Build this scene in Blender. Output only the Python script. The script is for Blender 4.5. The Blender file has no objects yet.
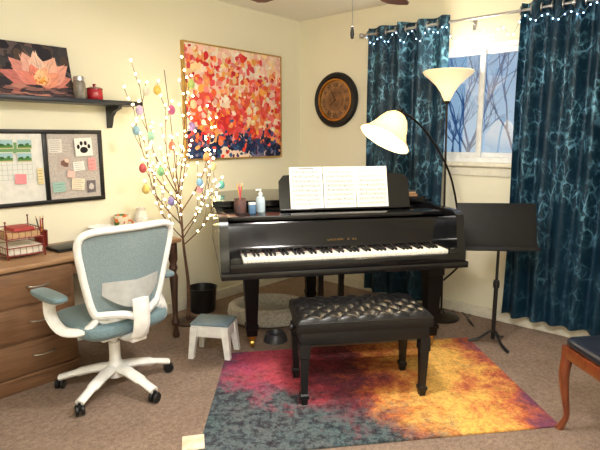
import bpy, bmesh, math, random
from mathutils import Vector, Matrix
random.seed(7)
SC = bpy.context.scene
C = SC.collection
PI = math.pi
rad = math.radians
SC.view_settings.view_transform = 'Standard'

# ------------------------------------------------------------------ camera and frames
TH = rad(9.6); FP = 512.0
CAM = Vector((0, 0, 1.38))
cd = bpy.data.cameras.new('camera'); cam = bpy.data.objects.new('camera', cd); C.objects.link(cam)
cd.sensor_width = 36; cd.lens = FP / 600 * 36
cam.location = CAM; cam.rotation_euler = (PI / 2 - TH, 0, 0)
cd.clip_start = 0.02
SC.camera = cam

def ray(px, py):
    a = (px - 300) / FP; b = (py - 225) / FP
    return Vector((a, math.cos(TH) - b * math.sin(TH), -math.sin(TH) - b * math.cos(TH)))
def at(px, py, Y):
    d = ray(px, py); return CAM + d * (Y / d.y)
def flat(px, py, z=0.0):
    d = ray(px, py); return CAM + d * ((z - CAM.z) / d.z)
COR = Vector((0, 5.1, 0))
AL = rad(48.6); AB = rad(48.6 - 90)
def RZ(a): return Matrix.Rotation(a, 4, 'Z')
def RX(a): return Matrix.Rotation(a, 4, 'X')
def RY(a): return Matrix.Rotation(a, 4, 'Y')
def T(x, y, z): return Matrix.Translation((x, y, z))
ML = Matrix.Translation(COR) @ RZ(AL)
MB = Matrix.Translation(COR) @ RZ(AB)
def wallhit(Mx, px, py, off):
    i = Mx.inverted(); o = i @ CAM; d = i.to_3x3() @ ray(px, py)
    p = o + d * ((-off - o.y) / d.y)
    return p.x, p.z
def lw(px, py, off=0.0): return wallhit(ML, px, py, off)
def bw(px, py, off=0.0): return wallhit(MB, px, py, off)

# ------------------------------------------------------------------ materials
def S(r, g, b):
    def f(c):
        c /= 255.0
        return c / 12.92 if c <= 0.04045 else ((c + 0.055) / 1.055) ** 2.4
    return (f(r), f(g), f(b), 1.0)
class NT:
    def __init__(s, name):
        s.m = bpy.data.materials.new(name); s.m.use_nodes = True
        s.t = s.m.node_tree; s.b = s.t.nodes['Principled BSDF']; s.o = s.t.nodes['Material Output']
    def n(s, typ, props=None, **ins):
        nd = s.t.nodes.new(typ)
        for k, v in (props or {}).items(): setattr(nd, k, v)
        for k, v in ins.items(): nd.inputs[k.replace('_', ' ')].default_value = v
        return nd
    def l(s, a, b): s.t.links.new(a, b)
    def ramp(s, fac, stops, interp='LINEAR'):
        r = s.t.nodes.new('ShaderNodeValToRGB'); r.color_ramp.interpolation = interp
        e = r.color_ramp.elements
        while len(e) < len(stops): e.new(0.5)
        for q, (p, c) in zip(e, stops): q.position = p; q.color = c
        s.l(fac, r.inputs['Fac']); return r.outputs['Color']
    def mix(s, fac, a, b, mode='MIX'):
        m = s.t.nodes.new('ShaderNodeMixRGB'); m.blend_type = mode
        for v, k in ((fac, 'Fac'), (a, 'Color1'), (b, 'Color2')):
            if hasattr(v, 'links'): s.l(v, m.inputs[k])
            else: m.inputs[k].default_value = v
        return m.outputs['Color']
    def math(s, op, a, b=0.0, clamp=False):
        m = s.t.nodes.new('ShaderNodeMath'); m.operation = op; m.use_clamp = clamp
        for v, k in ((a, 0), (b, 1)):
            if hasattr(v, 'links'): s.l(v, m.inputs[k])
            else: m.inputs[k].default_value = v
        return m.outputs[0]
    def bump(s, h, strength, dist=0.01):
        b = s.n('ShaderNodeBump', Strength=strength, Distance=dist)
        s.l(h, b.inputs['Height']); s.l(b.outputs['Normal'], s.b.inputs['Normal'])
def mat(name, c, rough=0.5, metal=0.0, c2=None, scale=25.0, bump=0.0, coat=0.0, em=None, es=0.0, sheen=0.0, stretch=None, trans=0.0, spec=0.5):
    k = NT(name)
    tc = k.n('ShaderNodeTexCoord'); src = tc.outputs['Object']
    if stretch:
        mp = k.n('ShaderNodeMapping'); mp.inputs['Scale'].default_value = stretch
        k.l(src, mp.inputs['Vector']); src = mp.outputs['Vector']
    nz = k.n('ShaderNodeTexNoise', Scale=scale, Detail=5.0); k.l(src, nz.inputs['Vector'])
    if c2 is None: c2 = (c[0] * 0.86, c[1] * 0.86, c[2] * 0.86, 1)
    k.l(k.ramp(nz.outputs['Fac'], [(0.32, c2), (0.66, c)]), k.b.inputs['Base Color'])
    k.b.inputs['Roughness'].default_value = rough; k.b.inputs['Metallic'].default_value = metal
    k.b.inputs['Coat Weight'].default_value = coat; k.b.inputs['Sheen Weight'].default_value = sheen
    k.b.inputs['Transmission Weight'].default_value = trans
    k.b.inputs['Specular IOR Level'].default_value = spec
    if em: k.b.inputs['Emission Color'].default_value = em; k.b.inputs['Emission Strength'].default_value = es
    if bump: k.bump(nz.outputs['Fac'], bump)
    return k.m
def paintmat(name, rough):
    k = NT(name); a = k.n('ShaderNodeAttribute', {'attribute_name': 'Col'})
    k.l(a.outputs['Color'], k.b.inputs['Base Color']); k.b.inputs['Roughness'].default_value = rough
    k.b.inputs['Specular IOR Level'].default_value = 0.2
    return k.m
PAINT = paintmat('painted_canvas', 0.7); PRINT = paintmat('printed_paper', 0.7)
def glowglass(name, base, col, centre, near, far, e0, e1):
    """glass shade lit from a bulb: glow falls off with the distance from the bulb"""
    k = NT(name); tc = k.n('ShaderNodeTexCoord'); vm = k.n('ShaderNodeVectorMath', {'operation': 'DISTANCE'})
    k.l(tc.outputs['Object'], vm.inputs[0]); vm.inputs[1].default_value = centre
    mr = k.n('ShaderNodeMapRange'); mr.inputs[1].default_value = near; mr.inputs[2].default_value = far; mr.inputs[3].default_value = e0; mr.inputs[4].default_value = e1
    k.l(vm.outputs['Value'], mr.inputs[0]); k.l(mr.outputs[0], k.b.inputs['Emission Strength'])
    k.b.inputs['Emission Color'].default_value = col; k.b.inputs['Base Color'].default_value = base; k.b.inputs['Roughness'].default_value = .35
    return k.m

def wall_mat(name, c, c2):
    k = NT(name); tc = k.n('ShaderNodeTexCoord')
    n1 = k.n('ShaderNodeTexNoise', Scale=1.2, Detail=3.0); n2 = k.n('ShaderNodeTexNoise', Scale=170.0, Detail=3.0)
    k.l(tc.outputs['Object'], n1.inputs['Vector']); k.l(tc.outputs['Object'], n2.inputs['Vector'])
    k.l(k.ramp(n1.outputs['Fac'], [(0.3, c2), (0.7, c)]), k.b.inputs['Base Color'])
    k.b.inputs['Roughness'].default_value = 0.75; k.bump(n2.outputs['Fac'], 0.12, 0.004)
    return k.m
WALL = wall_mat('cream_wall_paint', S(240, 236, 214), S(237, 232, 209))
CEIL = wall_mat('ceiling_paint', S(242, 240, 231), S(239, 237, 227))
TRIM = mat('cream_trim_paint', S(240, 236, 220), 0.45)
def carpet_mat():
    k = NT('carpet'); tc = k.n('ShaderNodeTexCoord')
    n1 = k.n('ShaderNodeTexNoise', Scale=140.0, Detail=4.0, Roughness=0.8); n2 = k.n('ShaderNodeTexNoise', Scale=6.0, Detail=5.0)
    n3 = k.n('ShaderNodeTexNoise', Scale=38.0, Detail=6.0, Roughness=0.8)
    for n in (n1, n2, n3): k.l(tc.outputs['Object'], n.inputs['Vector'])
    a = k.ramp(n1.outputs['Fac'], [(0.3, S(86, 70, 60)), (0.5, S(146, 124, 108)), (0.7, S(200, 178, 160))])
    b = k.ramp(n2.outputs['Fac'], [(0.3, S(120, 99, 86)), (0.7, S(172, 148, 131))])
    c = k.ramp(n3.outputs['Fac'], [(0.35, S(88, 72, 63)), (0.65, S(192, 167, 150))])
    k.l(k.mix(0.4, k.mix(0.45, a, b), c), k.b.inputs['Base Color']); k.b.inputs['Roughness'].default_value = 0.95
    k.b.inputs['Specular IOR Level'].default_value = 0.1
    k.bump(n3.outputs['Fac'], 0.8, 0.02); return k.m
CARPET = carpet_mat()
BLACK = mat('piano_black_lacquer', (0.005, 0.005, 0.006, 1), 0.14, coat=0.1, c2=(0.004, 0.004, 0.005, 1), spec=0.42)
LEGBLACK = mat('black_leg_lacquer', (0.005, 0.005, 0.006, 1), 0.35, c2=(0.004, 0.004, 0.005, 1), spec=0.2)
SATIN = mat('black_satin', (0.010, 0.010, 0.011, 1), 0.38, spec=0.35)
MATTE = mat('black_matte', (0.009, 0.009, 0.010, 1), 0.6, spec=0.3)
LEATHER = mat('black_leather', (0.008, 0.0075, 0.008, 1), 0.34, bump=0.08, scale=220, spec=0.36)
IVORY = mat('ivory_key', S(240, 236, 224), 0.25)
EBONY = mat('ebony_key', (0.006, 0.006, 0.006, 1), 0.4, spec=0.25)
BRASS = mat('brass', S(200, 160, 80), 0.3, 1.0)
DULLGOLD = mat('dull_gold', S(150, 120, 66), 0.5, 0.6)
CHROME = mat('brushed_steel', S(190, 190, 195), 0.3, 1.0)
DARKMET = mat('dark_bronze_metal', S(52, 44, 38), 0.35, 0.8)
WHITEP = mat('white_plastic', S(240, 240, 238), 0.4)
TEALF = mat('teal_grey_fabric', S(112, 136, 144), 0.85, c2=S(92, 116, 124), scale=160, bump=0.2, sheen=0.2)
FELT = mat('dark_red_felt', S(56, 14, 18), 0.9)
NAVYW = mat('navy_painted_wood', S(20, 28, 44), 0.4, c2=S(14, 20, 34))
WOOD = mat('dull_brown_desk_wood', S(126, 92, 66), 0.4, c2=S(102, 72, 50), scale=5, stretch=(1, 4, 10))
WOODT = mat('desk_top_wood', S(164, 128, 94), 0.35, c2=S(142, 106, 76), scale=5, stretch=(1, 8, 8))
CHERRY = mat('cherry_wood', S(128, 66, 38), 0.3, c2=S(92, 42, 24), scale=10, stretch=(6, 6, 1), coat=0.3)
BARK = mat('brown_twig', S(122, 88, 64), 0.7, c2=S(80, 56, 40), scale=60, bump=0.3)
BULB = mat('warm_led', S(255, 240, 200), 0.4, em=S(255, 228, 164), es=18)
COOL = mat('cool_led', S(225, 238, 255), 0.4, em=S(150, 200, 255), es=9)
BOWL = mat('fan_light_glass', S(250, 240, 220), 0.4, em=S(255, 249, 240), es=175)
GOLD = mat('thin_gold_frame', S(206, 166, 96), 0.35, 0.8)
PLUSH = mat('grey_white_plush', S(226, 222, 216), 0.95, c2=S(188, 184, 178), scale=60, bump=0.5, sheen=0.4)
COPPER = mat('dark_red_wire', S(120, 38, 32), 0.4, 0.4)
NAVYL = mat('navy_leather', S(28, 32, 44), 0.32, bump=0.12, scale=160)

# ------------------------------------------------------------------ mesh helpers
def BM(): return bmesh.new()
def box(bm, sx, sy, sz, cx, cy, cz, bev=0.0, M=None, seg=2):
    mt = T(cx, cy, cz) @ Matrix.Diagonal((sx, sy, sz, 1))
    if M is not None: mt = M @ mt
    r = bmesh.ops.create_cube(bm, size=1.0, matrix=mt)
    if bev:
        ed = set()
        for v in r['verts']: ed.update(v.link_edges)
        bmesh.ops.bevel(bm, geom=list(ed), offset=bev, segments=seg, affect='EDGES', profile=0.5)
def bx(bm, x0, x1, y0, y1, z0, z1, bev=0.0, M=None):
    box(bm, x1 - x0, y1 - y0, z1 - z0, (x0 + x1) / 2, (y0 + y1) / 2, (z0 + z1) / 2, bev, M)
def spline(pts, n=8, closed=False):
    P = [Vector(p) for p in pts]; out = []; m = len(P)
    rng = m if closed else m - 1
    for i in range(rng):
        if closed: a, b, c, d = P[i - 1], P[i], P[(i + 1) % m], P[(i + 2) % m]
        else: a, b, c, d = P[max(i - 1, 0)], P[i], P[i + 1], P[min(i + 2, m - 1)]
        for k in range(n):
            t = k / n
            out.append(0.5 * ((2 * b) + (c - a) * t + (2 * a - 5 * b + 4 * c - d) * t * t + (3 * b - a - 3 * c + d) * t ** 3))
    if not closed: out.append(P[-1])
    return out
def tube(bm, pts, r, seg=8, closed=False, M=None, sq=None):
    P = [Vector(p) for p in pts]
    if M is not None: P = [M @ p for p in P]
    n = len(P); rs = list(r) if hasattr(r, '__len__') else [r] * n
    rings = []; up = None
    for i, p in enumerate(P):
        d = (P[(i + 1) % n] - P[i - 1]) if closed else (P[min(i + 1, n - 1)] - P[max(i - 1, 0)])
        d.normalize()
        if up is None: up = Vector((0, 0, 1)) if abs(d.z) < 0.9 else Vector((1, 0, 0))
        side = d.cross(up)
        if side.length < 1e-5: side = d.cross(Vector((0.3, 1, 0.2)))
        side.normalize(); up = side.cross(d).normalized()
        kx, ky = sq if sq else (1, 1)
        rings.append([bm.verts.new(p + (side * math.cos(2 * PI * q / seg) * kx + up * math.sin(2 * PI * q / seg) * ky) * rs[i]) for q in range(seg)])
    for i in range(n if closed else n - 1):
        A, B = rings[i], rings[(i + 1) % n]
        for q in range(seg):
            bm.faces.new((A[q], A[(q + 1) % seg], B[(q + 1) % seg], B[q]))
    if not closed:
        bm.faces.new(rings[0][::-1]); bm.faces.new(rings[-1])
def lathe(bm, prof, seg=28, M=None):
    rings = []
    for r, z in prof:
        if r < 1e-6:
            v = Vector((0, 0, z)); rings.append([bm.verts.new(M @ v if M is not None else v)])
        else:
            L = []
            for q in range(seg):
                v = Vector((r * math.cos(2 * PI * q / seg), r * math.sin(2 * PI * q / seg), z))
                L.append(bm.verts.new(M @ v if M is not None else v))
            rings.append(L)
    for A, B in zip(rings, rings[1:]):
        for q in range(seg):
            q2 = (q + 1) % seg
            if len(A) == 1 and len(B) == 1: continue
            if len(A) == 1: bm.faces.new((A[0], B[q], B[q2]))
            elif len(B) == 1: bm.faces.new((A[q], A[q2], B[0]))
            else: bm.faces.new((A[q], A[q2], B[q2], B[q]))
    if len(rings[0]) > 1: bm.faces.new(rings[0][::-1])
    if len(rings[-1]) > 1: bm.faces.new(rings[-1])
def openlathe(bm, prof, seg=32, M=None):           # closed profile loop (a wall of some thickness)
    rings = []
    for r, z in prof:
        L = []
        for q in range(seg):
            v = Vector((r * math.cos(2 * PI * q / seg), r * math.sin(2 * PI * q / seg), z))
            L.append(bm.verts.new(M @ v if M is not None else v))
        rings.append(L)
    for i in range(len(rings)):
        A, B = rings[i], rings[(i + 1) % len(rings)]
        for q in range(seg):
            bm.faces.new((A[q], A[(q + 1) % seg], B[(q + 1) % seg], B[q]))
def prism(bm, pts, z0, z1, M=None):
    f = (lambda v: M @ v) if M is not None else (lambda v: v)
    a = [bm.verts.new(f(Vector((x, y, z0)))) for x, y in pts]
    b = [bm.verts.new(f(Vector((x, y, z1)))) for x, y in pts]
    bm.faces.new(a[::-1]); bm.faces.new(b); n = len(pts)
    for i in range(n): bm.faces.new((a[i], a[(i + 1) % n], b[(i + 1) % n], b[i]))
def taper(bm, prof, M=None):                        # square column: (half width, z)
    rings = []
    for h, z in prof:
        rings.append([bm.verts.new((M @ Vector(v)) if M is not None else v) for v in ((-h, -h, z), (h, -h, z), (h, h, z), (-h, h, z))])
    for A, B in zip(rings, rings[1:]):
        for q in range(4): bm.faces.new((A[q], A[(q + 1) % 4], B[(q + 1) % 4], B[q]))
    bm.faces.new(rings[0][::-1]); bm.faces.new(rings[-1])
def ball(bm, c, r, M=None, u=12, v=8):
    if not hasattr(r, '__len__'): r = (r, r, r)
    mt = T(*c) @ Matrix.Diagonal((r[0], r[1], r[2], 1))
    bmesh.ops.create_uvsphere(bm, u_segments=u, v_segments=v, radius=1.0, matrix=(M @ mt) if M is not None else mt)
def grid(bm, nu, nv, fn, uv=None):
    V = [[bm.verts.new(fn(i / nu, j / nv)) for j in range(nv + 1)] for i in range(nu + 1)]
    lay = bm.loops.layers.uv.verify() if uv else None
    for i in range(nu):
        for j in range(nv):
            f = bm.faces.new((V[i][j], V[i + 1][j], V[i + 1][j + 1], V[i][j + 1]))
            if uv:
                for lp, (a, b) in zip(f.loops, ((i, j), (i + 1, j), (i + 1, j + 1), (i, j + 1))): lp[lay].uv = uv(a / nu, b / nv)
    return V
def obj(name, bm, m, parent=None, smooth=True, ang=38, loc=None, rot=None):
    bmesh.ops.recalc_face_normals(bm, faces=bm.faces)
    me = bpy.data.meshes.new(name); bm.to_mesh(me); bm.free()
    me.materials.append(m)
    if smooth:
        for p in me.polygons: p.use_smooth = True
        me.set_sharp_from_angle(angle=rad(ang))
    o = bpy.data.objects.new(name, me); C.objects.link(o)
    if parent is not None: o.parent = parent
    if loc is not None: o.location = loc
    if rot is not None: o.rotation_euler = rot
    return o
def inst(name, src, parent, loc=(0, 0, 0), rot=(0, 0, 0)):
    o = bpy.data.objects.new(name, src.data); C.objects.link(o); o.parent = parent
    o.location = loc; o.rotation_euler = rot; return o
def tag(o, label, cat, group=None):
    o['label'] = label; o['category'] = cat
    if group: o['group'] = group
    return o
def thing(name, label, cat, loc=(0, 0, 0), rotz=0.0, group=None, rot=None):
    o = bpy.data.objects.new(name, None); C.objects.link(o); o.empty_display_size = 0.05
    o.location = loc; o.rotation_euler = rot if rot else (0, 0, rotz)
    return tag(o, label, cat, group)
def struct(name, bm, m, parent=None, loc=None, rot=None, smooth=False):
    o = obj(name, bm, m, parent, smooth, loc=loc, rot=rot)
    if parent is None: o['kind'] = 'structure'
    return o
def painted(name, w, h, thick, base, polys, parent=None, m=PAINT, loc=None, rot=None, eps=0.0002):
    """flat picture in local x,z facing -y; origin bottom centre; polys = (points, colour)"""
    V = []; Fc = []; Cl = []
    b = [(-w / 2, 0, 0), (w / 2, 0, 0), (w / 2, 0, h), (-w / 2, 0, h), (-w / 2, thick, 0), (w / 2, thick, 0), (w / 2, thick, h), (-w / 2, thick, h)]
    V += b
    for f in ((0, 1, 2, 3), (5, 4, 7, 6), (4, 0, 3, 7), (1, 5, 6, 2), (3, 2, 6, 7), (4, 5, 1, 0)): Fc.append(f); Cl.append(base)
    N = max(1, len(polys)); st_ = min(eps, .005 / N)
    for k, (pts, col) in enumerate(polys):
        i0 = len(V); y = -st_ * (1 + k) - 0.0003
        for x, z in pts:
            V.append((max(-w / 2, min(w / 2, x)), y, max(0, min(h, z))))
        Fc.append(tuple(range(i0, i0 + len(pts)))); Cl.append(col)
    me = bpy.data.meshes.new(name); me.from_pydata(V, [], Fc); me.update()
    at_ = me.color_attributes.new('Col', 'FLOAT_COLOR', 'CORNER')
    for p, c in zip(me.polygons, Cl):
        for li in p.loop_indices: at_.data[li].color = c
    me.materials.append(m)
    o = bpy.data.objects.new(name, me); C.objects.link(o)
    if parent is not None: o.parent = parent
    if loc is not None: o.location = loc
    if rot is not None: o.rotation_euler = rot
    return o
def blob(x, z, rx, rz, n=7, rot=0.0, jit=0.25):
    L = []
    for q in range(n):
        a = 2 * PI * q / n; k = 1 + random.uniform(-jit, jit)
        u, v = rx * k * math.cos(a), rz * k * math.sin(a)
        L.append((x + u * math.cos(rot) - v * math.sin(rot), z + u * math.sin(rot) + v * math.cos(rot)))
    return L
def rect(x0, z0, x1, z1): return [(x0, z0), (x1, z0), (x1, z1), (x0, z1)]
def text_mesh(name, s, size, m, parent, loc, rot):
    cu = bpy.data.curves.new(name, 'FONT'); cu.body = s; cu.size = size; cu.align_x = 'CENTER'; cu.align_y = 'CENTER'; cu.extrude = 0.0008
    t = bpy.data.objects.new(name + '_tmp', cu); C.objects.link(t)
    dg = bpy.context.evaluated_depsgraph_get(); me = bpy.data.meshes.new_from_object(t.evaluated_get(dg))
    bpy.data.objects.remove(t); me.materials.clear(); me.materials.append(m)
    o = bpy.data.objects.new(name, me); C.objects.link(o); o.parent = parent; o.location = loc; o.rotation_euler = rot
    return o

# ------------------------------------------------------------------ room
H = 2.47; SL = 4.0; TL = 4.7
LR = (0, 0, AL)
def room(name, boxes, m):
    bm = BM()
    for b in boxes: bx(bm, *b)
    return struct(name, bm, m, loc=COR, rot=LR)
# room frame: x = -(distance from the corner along the left wall), y = -(distance along the back wall)
room('floor', [(-TL, 0, -SL, 0, -0.06, 0)], CARPET)
room('ceiling', [(-TL - .1, .1, -SL - .1, .1, H, H + 0.06)], CEIL)
room('wall_left', [(-TL, 0.1, 0.0, 0.1, 0, H)], WALL)
W0, W1, WZ0, WZ1 = 1.12, 2.42, 1.20, 2.07
room('wall_back', [(0, 0.12, -W0, 0, 0, H), (0, 0.12, -SL, -W1, 0, H), (0, 0.12, -W1, -W0, 0, WZ0), (0, 0.12, -W1, -W0, WZ1, H)], WALL)
room('wall_right', [(-TL, .1, -SL - .1, -SL, 0, H)], WALL)
room('wall_front', [(-TL - .1, -TL, -SL - .1, .1, 0, H)], WALL)
bm = BM(); bx(bm, -TL, 0, -0.014, 0, 0, 0.085, 0.004); struct('baseboard_left', bm, TRIM, loc=COR, rot=LR)
bm = BM(); bx(bm, -0.014, 0, -SL, -0.014, 0, 0.085, 0.004); struct('baseboard_back', bm, TRIM, loc=COR, rot=LR)

# window
win = bpy.data.objects.new('window_1', None); C.objects.link(win); win['kind'] = 'structure'
win.location = COR; win.rotation_euler = (0, 0, AB)
VINYL = mat('white_vinyl', S(246, 249, 252), 0.4)
g = NT('window_glass')
tr = g.n('ShaderNodeBsdfTransparent'); gl = g.n('ShaderNodeBsdfGlossy', Roughness=0.0); mx = g.n('ShaderNodeMixShader')
lwt = g.n('ShaderNodeLayerWeight', Blend=0.5); fac = g.math('ADD', g.math('MULTIPLY', lwt.outputs['Facing'], .5), .13)
g.l(fac, mx.inputs[0]); g.l(tr.outputs[0], mx.inputs[1]); g.l(gl.outputs[0], mx.inputs[2]); g.l(mx.outputs[0], g.o.inputs['Surface'])
GLASS = g.m
bm = BM(); fw = 0.04
bx(bm, W0, W1, 0.02, 0.09, WZ0, WZ0 + fw, .004); bx(bm, W0, W1, 0.02, 0.09, WZ1 - fw, WZ1, .004)
bx(bm, W0, W0 + fw, 0.02, 0.09, WZ0 + fw, WZ1 - fw, .004); bx(bm, W1 - fw, W1, 0.02, 0.09, WZ0 + fw, WZ1 - fw, .004)
struct('window_frame', bm, VINYL, win)
MS = 1.775
for (a, b, y) in ((W0 + fw, MS + .026, .03), (MS - .026, W1 - fw, .055)):
    bm = BM(); sw = 0.034; z0, z1 = WZ0 + fw, WZ1 - fw
    bx(bm, a, b, y, y + .024, z0, z0 + sw, .003); bx(bm, a, b, y, y + .024, z1 - sw, z1, .003)
    bx(bm, a, a + sw, y, y + .024, z0 + sw, z1 - sw, .003); bx(bm, b - sw, b, y, y + .024, z0 + sw, z1 - sw, .003)
    s = struct('window_sash', bm, VINYL, win)
    bm = BM(); bx(bm, a + sw, b - sw, y + .010, y + .014, z0 + sw, z1 - sw); struct('pane', bm, GLASS, s)
bm = BM(); bx(bm, W0 - .05, W1 + .05, -0.05, 0.02, WZ0 - 0.03, WZ0, .006); bx(bm, W0 - .03, W1 + .03, -0.016, 0.0, WZ0 - .10, WZ0 - .03, .004)
struct('window_sill', bm, TRIM, win)

# outside
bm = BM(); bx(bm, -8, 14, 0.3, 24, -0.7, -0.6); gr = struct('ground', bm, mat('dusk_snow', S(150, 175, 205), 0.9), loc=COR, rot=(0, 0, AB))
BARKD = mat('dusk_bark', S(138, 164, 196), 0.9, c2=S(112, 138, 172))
def bare_tree(x, y, hgt, lab, seed, r0=.045):
    r = random.Random(seed); bm = BM()
    def grow(p, d, L, rr, dep):
        q = p + d * L; mid = (p + q) / 2 + Vector((r.uniform(-1, 1), r.uniform(-1, 1), 0)) * L * 0.06
        tube(bm, [p, mid, q], [rr, rr * .85, rr * .7], 5)
        if dep == 0: return
        for _ in range(3):
            nd = (d + Vector((r.uniform(-.7, .7), r.uniform(-.7, .7), r.uniform(-.1, .5)))).normalized()
            grow(p + (q - p) * r.uniform(.6, 1), nd, L * r.uniform(.6, .8), rr * .6, dep - 1)
    grow(Vector((0, 0, -.6)), Vector((0.03, 0, 1)), hgt * .36, r0, 5)
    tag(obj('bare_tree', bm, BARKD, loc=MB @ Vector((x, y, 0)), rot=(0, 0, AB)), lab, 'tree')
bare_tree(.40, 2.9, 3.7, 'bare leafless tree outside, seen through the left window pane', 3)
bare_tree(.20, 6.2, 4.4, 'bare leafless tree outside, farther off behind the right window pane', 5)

# ------------------------------------------------------------------ curtains, rod, fairy lights
def curtain_mat():
    k = NT('teal_leaf_curtain'); uv = k.n('ShaderNodeUVMap')
    nz = k.n('ShaderNodeTexNoise', Scale=11.0, Detail=3.0); k.l(uv.outputs[0], nz.inputs['Vector'])
    w = k.mix(0.04, uv.outputs[0], nz.outputs['Color'])
    def web(rot, sx_, sy_, a, b):
        mp = k.n('ShaderNodeMapping'); mp.inputs['Scale'].default_value = (sx_, sy_, 1); mp.inputs['Rotation'].default_value = (0, 0, rot); k.l(w, mp.inputs['Vector'])
        v1 = k.n('ShaderNodeTexVoronoi', {'feature': 'DISTANCE_TO_EDGE'}, Scale=1.0); k.l(mp.outputs['Vector'], v1.inputs['Vector'])
        return k.ramp(v1.outputs['Distance'], [(a, (1, 1, 1, 1)), (b, (0, 0, 0, 1))])
    f = k.mix(1.0, web(.6, 22, 11, .045, .09), k.mix(.3, (0, 0, 0, 1), web(-.4, 44, 22, .05, .10)), 'LIGHTEN')
    n2 = k.n('ShaderNodeTexNoise', Scale=5.0, Detail=3.0); k.l(uv.outputs[0], n2.inputs['Vector'])
    patch = k.ramp(n2.outputs['Fac'], [(0.44, (.05, .05, .05, 1)), (0.60, (1, 1, 1, 1))])
    n3 = k.n('ShaderNodeTexNoise', Scale=28.0, Detail=2.0); k.l(uv.outputs[0], n3.inputs['Vector'])
    broken = k.ramp(n3.outputs['Fac'], [(0.40, (.15, .15, .15, 1)), (0.52, (1, 1, 1, 1))])
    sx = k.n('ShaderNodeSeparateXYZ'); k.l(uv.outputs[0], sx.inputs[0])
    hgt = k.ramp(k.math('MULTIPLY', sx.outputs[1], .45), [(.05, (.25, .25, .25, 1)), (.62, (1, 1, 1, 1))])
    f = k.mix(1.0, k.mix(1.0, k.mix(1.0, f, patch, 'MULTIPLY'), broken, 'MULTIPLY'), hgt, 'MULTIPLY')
    col = k.mix(f, S(13, 44, 64), S(116, 172, 202))
    k.l(col, k.b.inputs['Base Color'])
    k.l(k.math('MULTIPLY', f, 0.35), k.b.inputs['Metallic'])
    k.b.inputs['Roughness'].default_value = 0.42
    k.b.inputs['Specular IOR Level'].default_value = 0.32
    tl = k.n('ShaderNodeBsdfTranslucent'); k.l(k.mix(.4, col, S(40, 110, 150)), tl.inputs['Color'])
    mx = k.n('ShaderNodeMixShader'); mx.inputs[0].default_value = .08
    k.l(k.b.outputs[0], mx.inputs[1]); k.l(tl.outputs[0], mx.inputs[2]); k.l(mx.outputs[0], k.o.inputs['Surface'])
    return k.m
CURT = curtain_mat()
ROD = 0.12; RODZ = 2.225
def curtain(s0, s1, np_, z0, lab):
    t = thing('curtain', lab, 'curtain', MB @ Vector((s0, -ROD, 0)), AB, 'teal curtains at the window')
    W = s1 - s0; ztop = RODZ + 0.05
    ph = random.uniform(0, 6)
    def fn(u, v):
        z = z0 + (ztop - z0) * v
        a = 0.050 * (0.85 + .3 * math.sin(3 * u * PI + ph + 1.5 * v))
        a = min(a, .054)
        x = u * W + 0.012 * math.sin(5 * v + 9 * u) * (1 - v)
        return Vector((x, a * math.sin(2 * PI * np_ * u + .25 * math.sin(4 * v + ph) * (1 - v)), z))
    bm = BM(); grid(bm, np_ * 18, 40, fn, uv=lambda u, v: (u * W * 1.4, v * (ztop - z0)))
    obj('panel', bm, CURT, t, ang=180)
    for k in range(np_ * 2):
        bm = BM(); u = (k + .0) / (np_ * 2) + .002
        openlathe(bm, [(.021, -.004), (.032, -.004), (.032, .004), (.021, .004)], 16, T(u * W, 0, RODZ) @ RY(PI / 2) @ RX(0))
        obj('grommet', bm, CHROME, t)
    return t
cl0 = bw(367, 110, ROD)[0]; cl1 = bw(446, 110, ROD)[0]; cr0 = bw(518, 60, ROD)[0]
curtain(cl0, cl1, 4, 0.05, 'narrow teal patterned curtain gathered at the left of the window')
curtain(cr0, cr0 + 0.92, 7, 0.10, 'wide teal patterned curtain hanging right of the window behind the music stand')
rodt = thing('curtain_rod', 'slim silver curtain rod mounted above the window', 'curtain rod', MB @ Vector((0, -ROD, RODZ)), AB)
bm = BM(); tube(bm, [(cl0 - .06, 0, 0), (cr0 + 1.0, 0, 0)], .011, 12); obj('rod', bm, CHROME, rodt)
for x in (cl0 - .07, cr0 + 1.01):
    bm = BM(); ball(bm, (x, 0, 0), .022); obj('finial', bm, CHROME, rodt)
for x in (cl0 - .035, 1.72, cr0 + .96):
    bm = BM(); tube(bm, [(x, -.002, -.004), (x, ROD - .01, -.02)], .006, 8); box(bm, .03, .008, .08, x, ROD - .004, -.02, .002); obj('bracket', bm, CHROME, rodt)
fl = thing('string_lights', 'string of tiny cool white fairy lights draped along the curtain rod', 'string lights', MB @ Vector((0, -ROD - .066, RODZ)), AB)
path = []; n = 30
for i in range(n + 1):
    s = cl0 + .02 + (cr0 + .85 - cl0) * i / n
    sag = .07 if cl1 < s < cr0 else 0
    path.append((s, random.uniform(-.006, .006), -.015 - sag - .055 * (i % 2) - random.uniform(0, .05)))
sp = spline(path, 6); bm = BM(); tube(bm, sp, .0015, 5); obj('wire', bm, mat('clear_wire', S(110, 140, 150), .4), fl)
b0 = None
for i in range(1, len(sp) - 1, 3):
    p = sp[i] + Vector((0, -.004, -.007))
    if b0 is None:
        bm = BM(); ball(bm, (0, 0, 0), .0050, u=8, v=6); b0 = obj('bulb', bm, COOL, fl, loc=p)
    else: inst('bulb', b0, fl, p)

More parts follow.
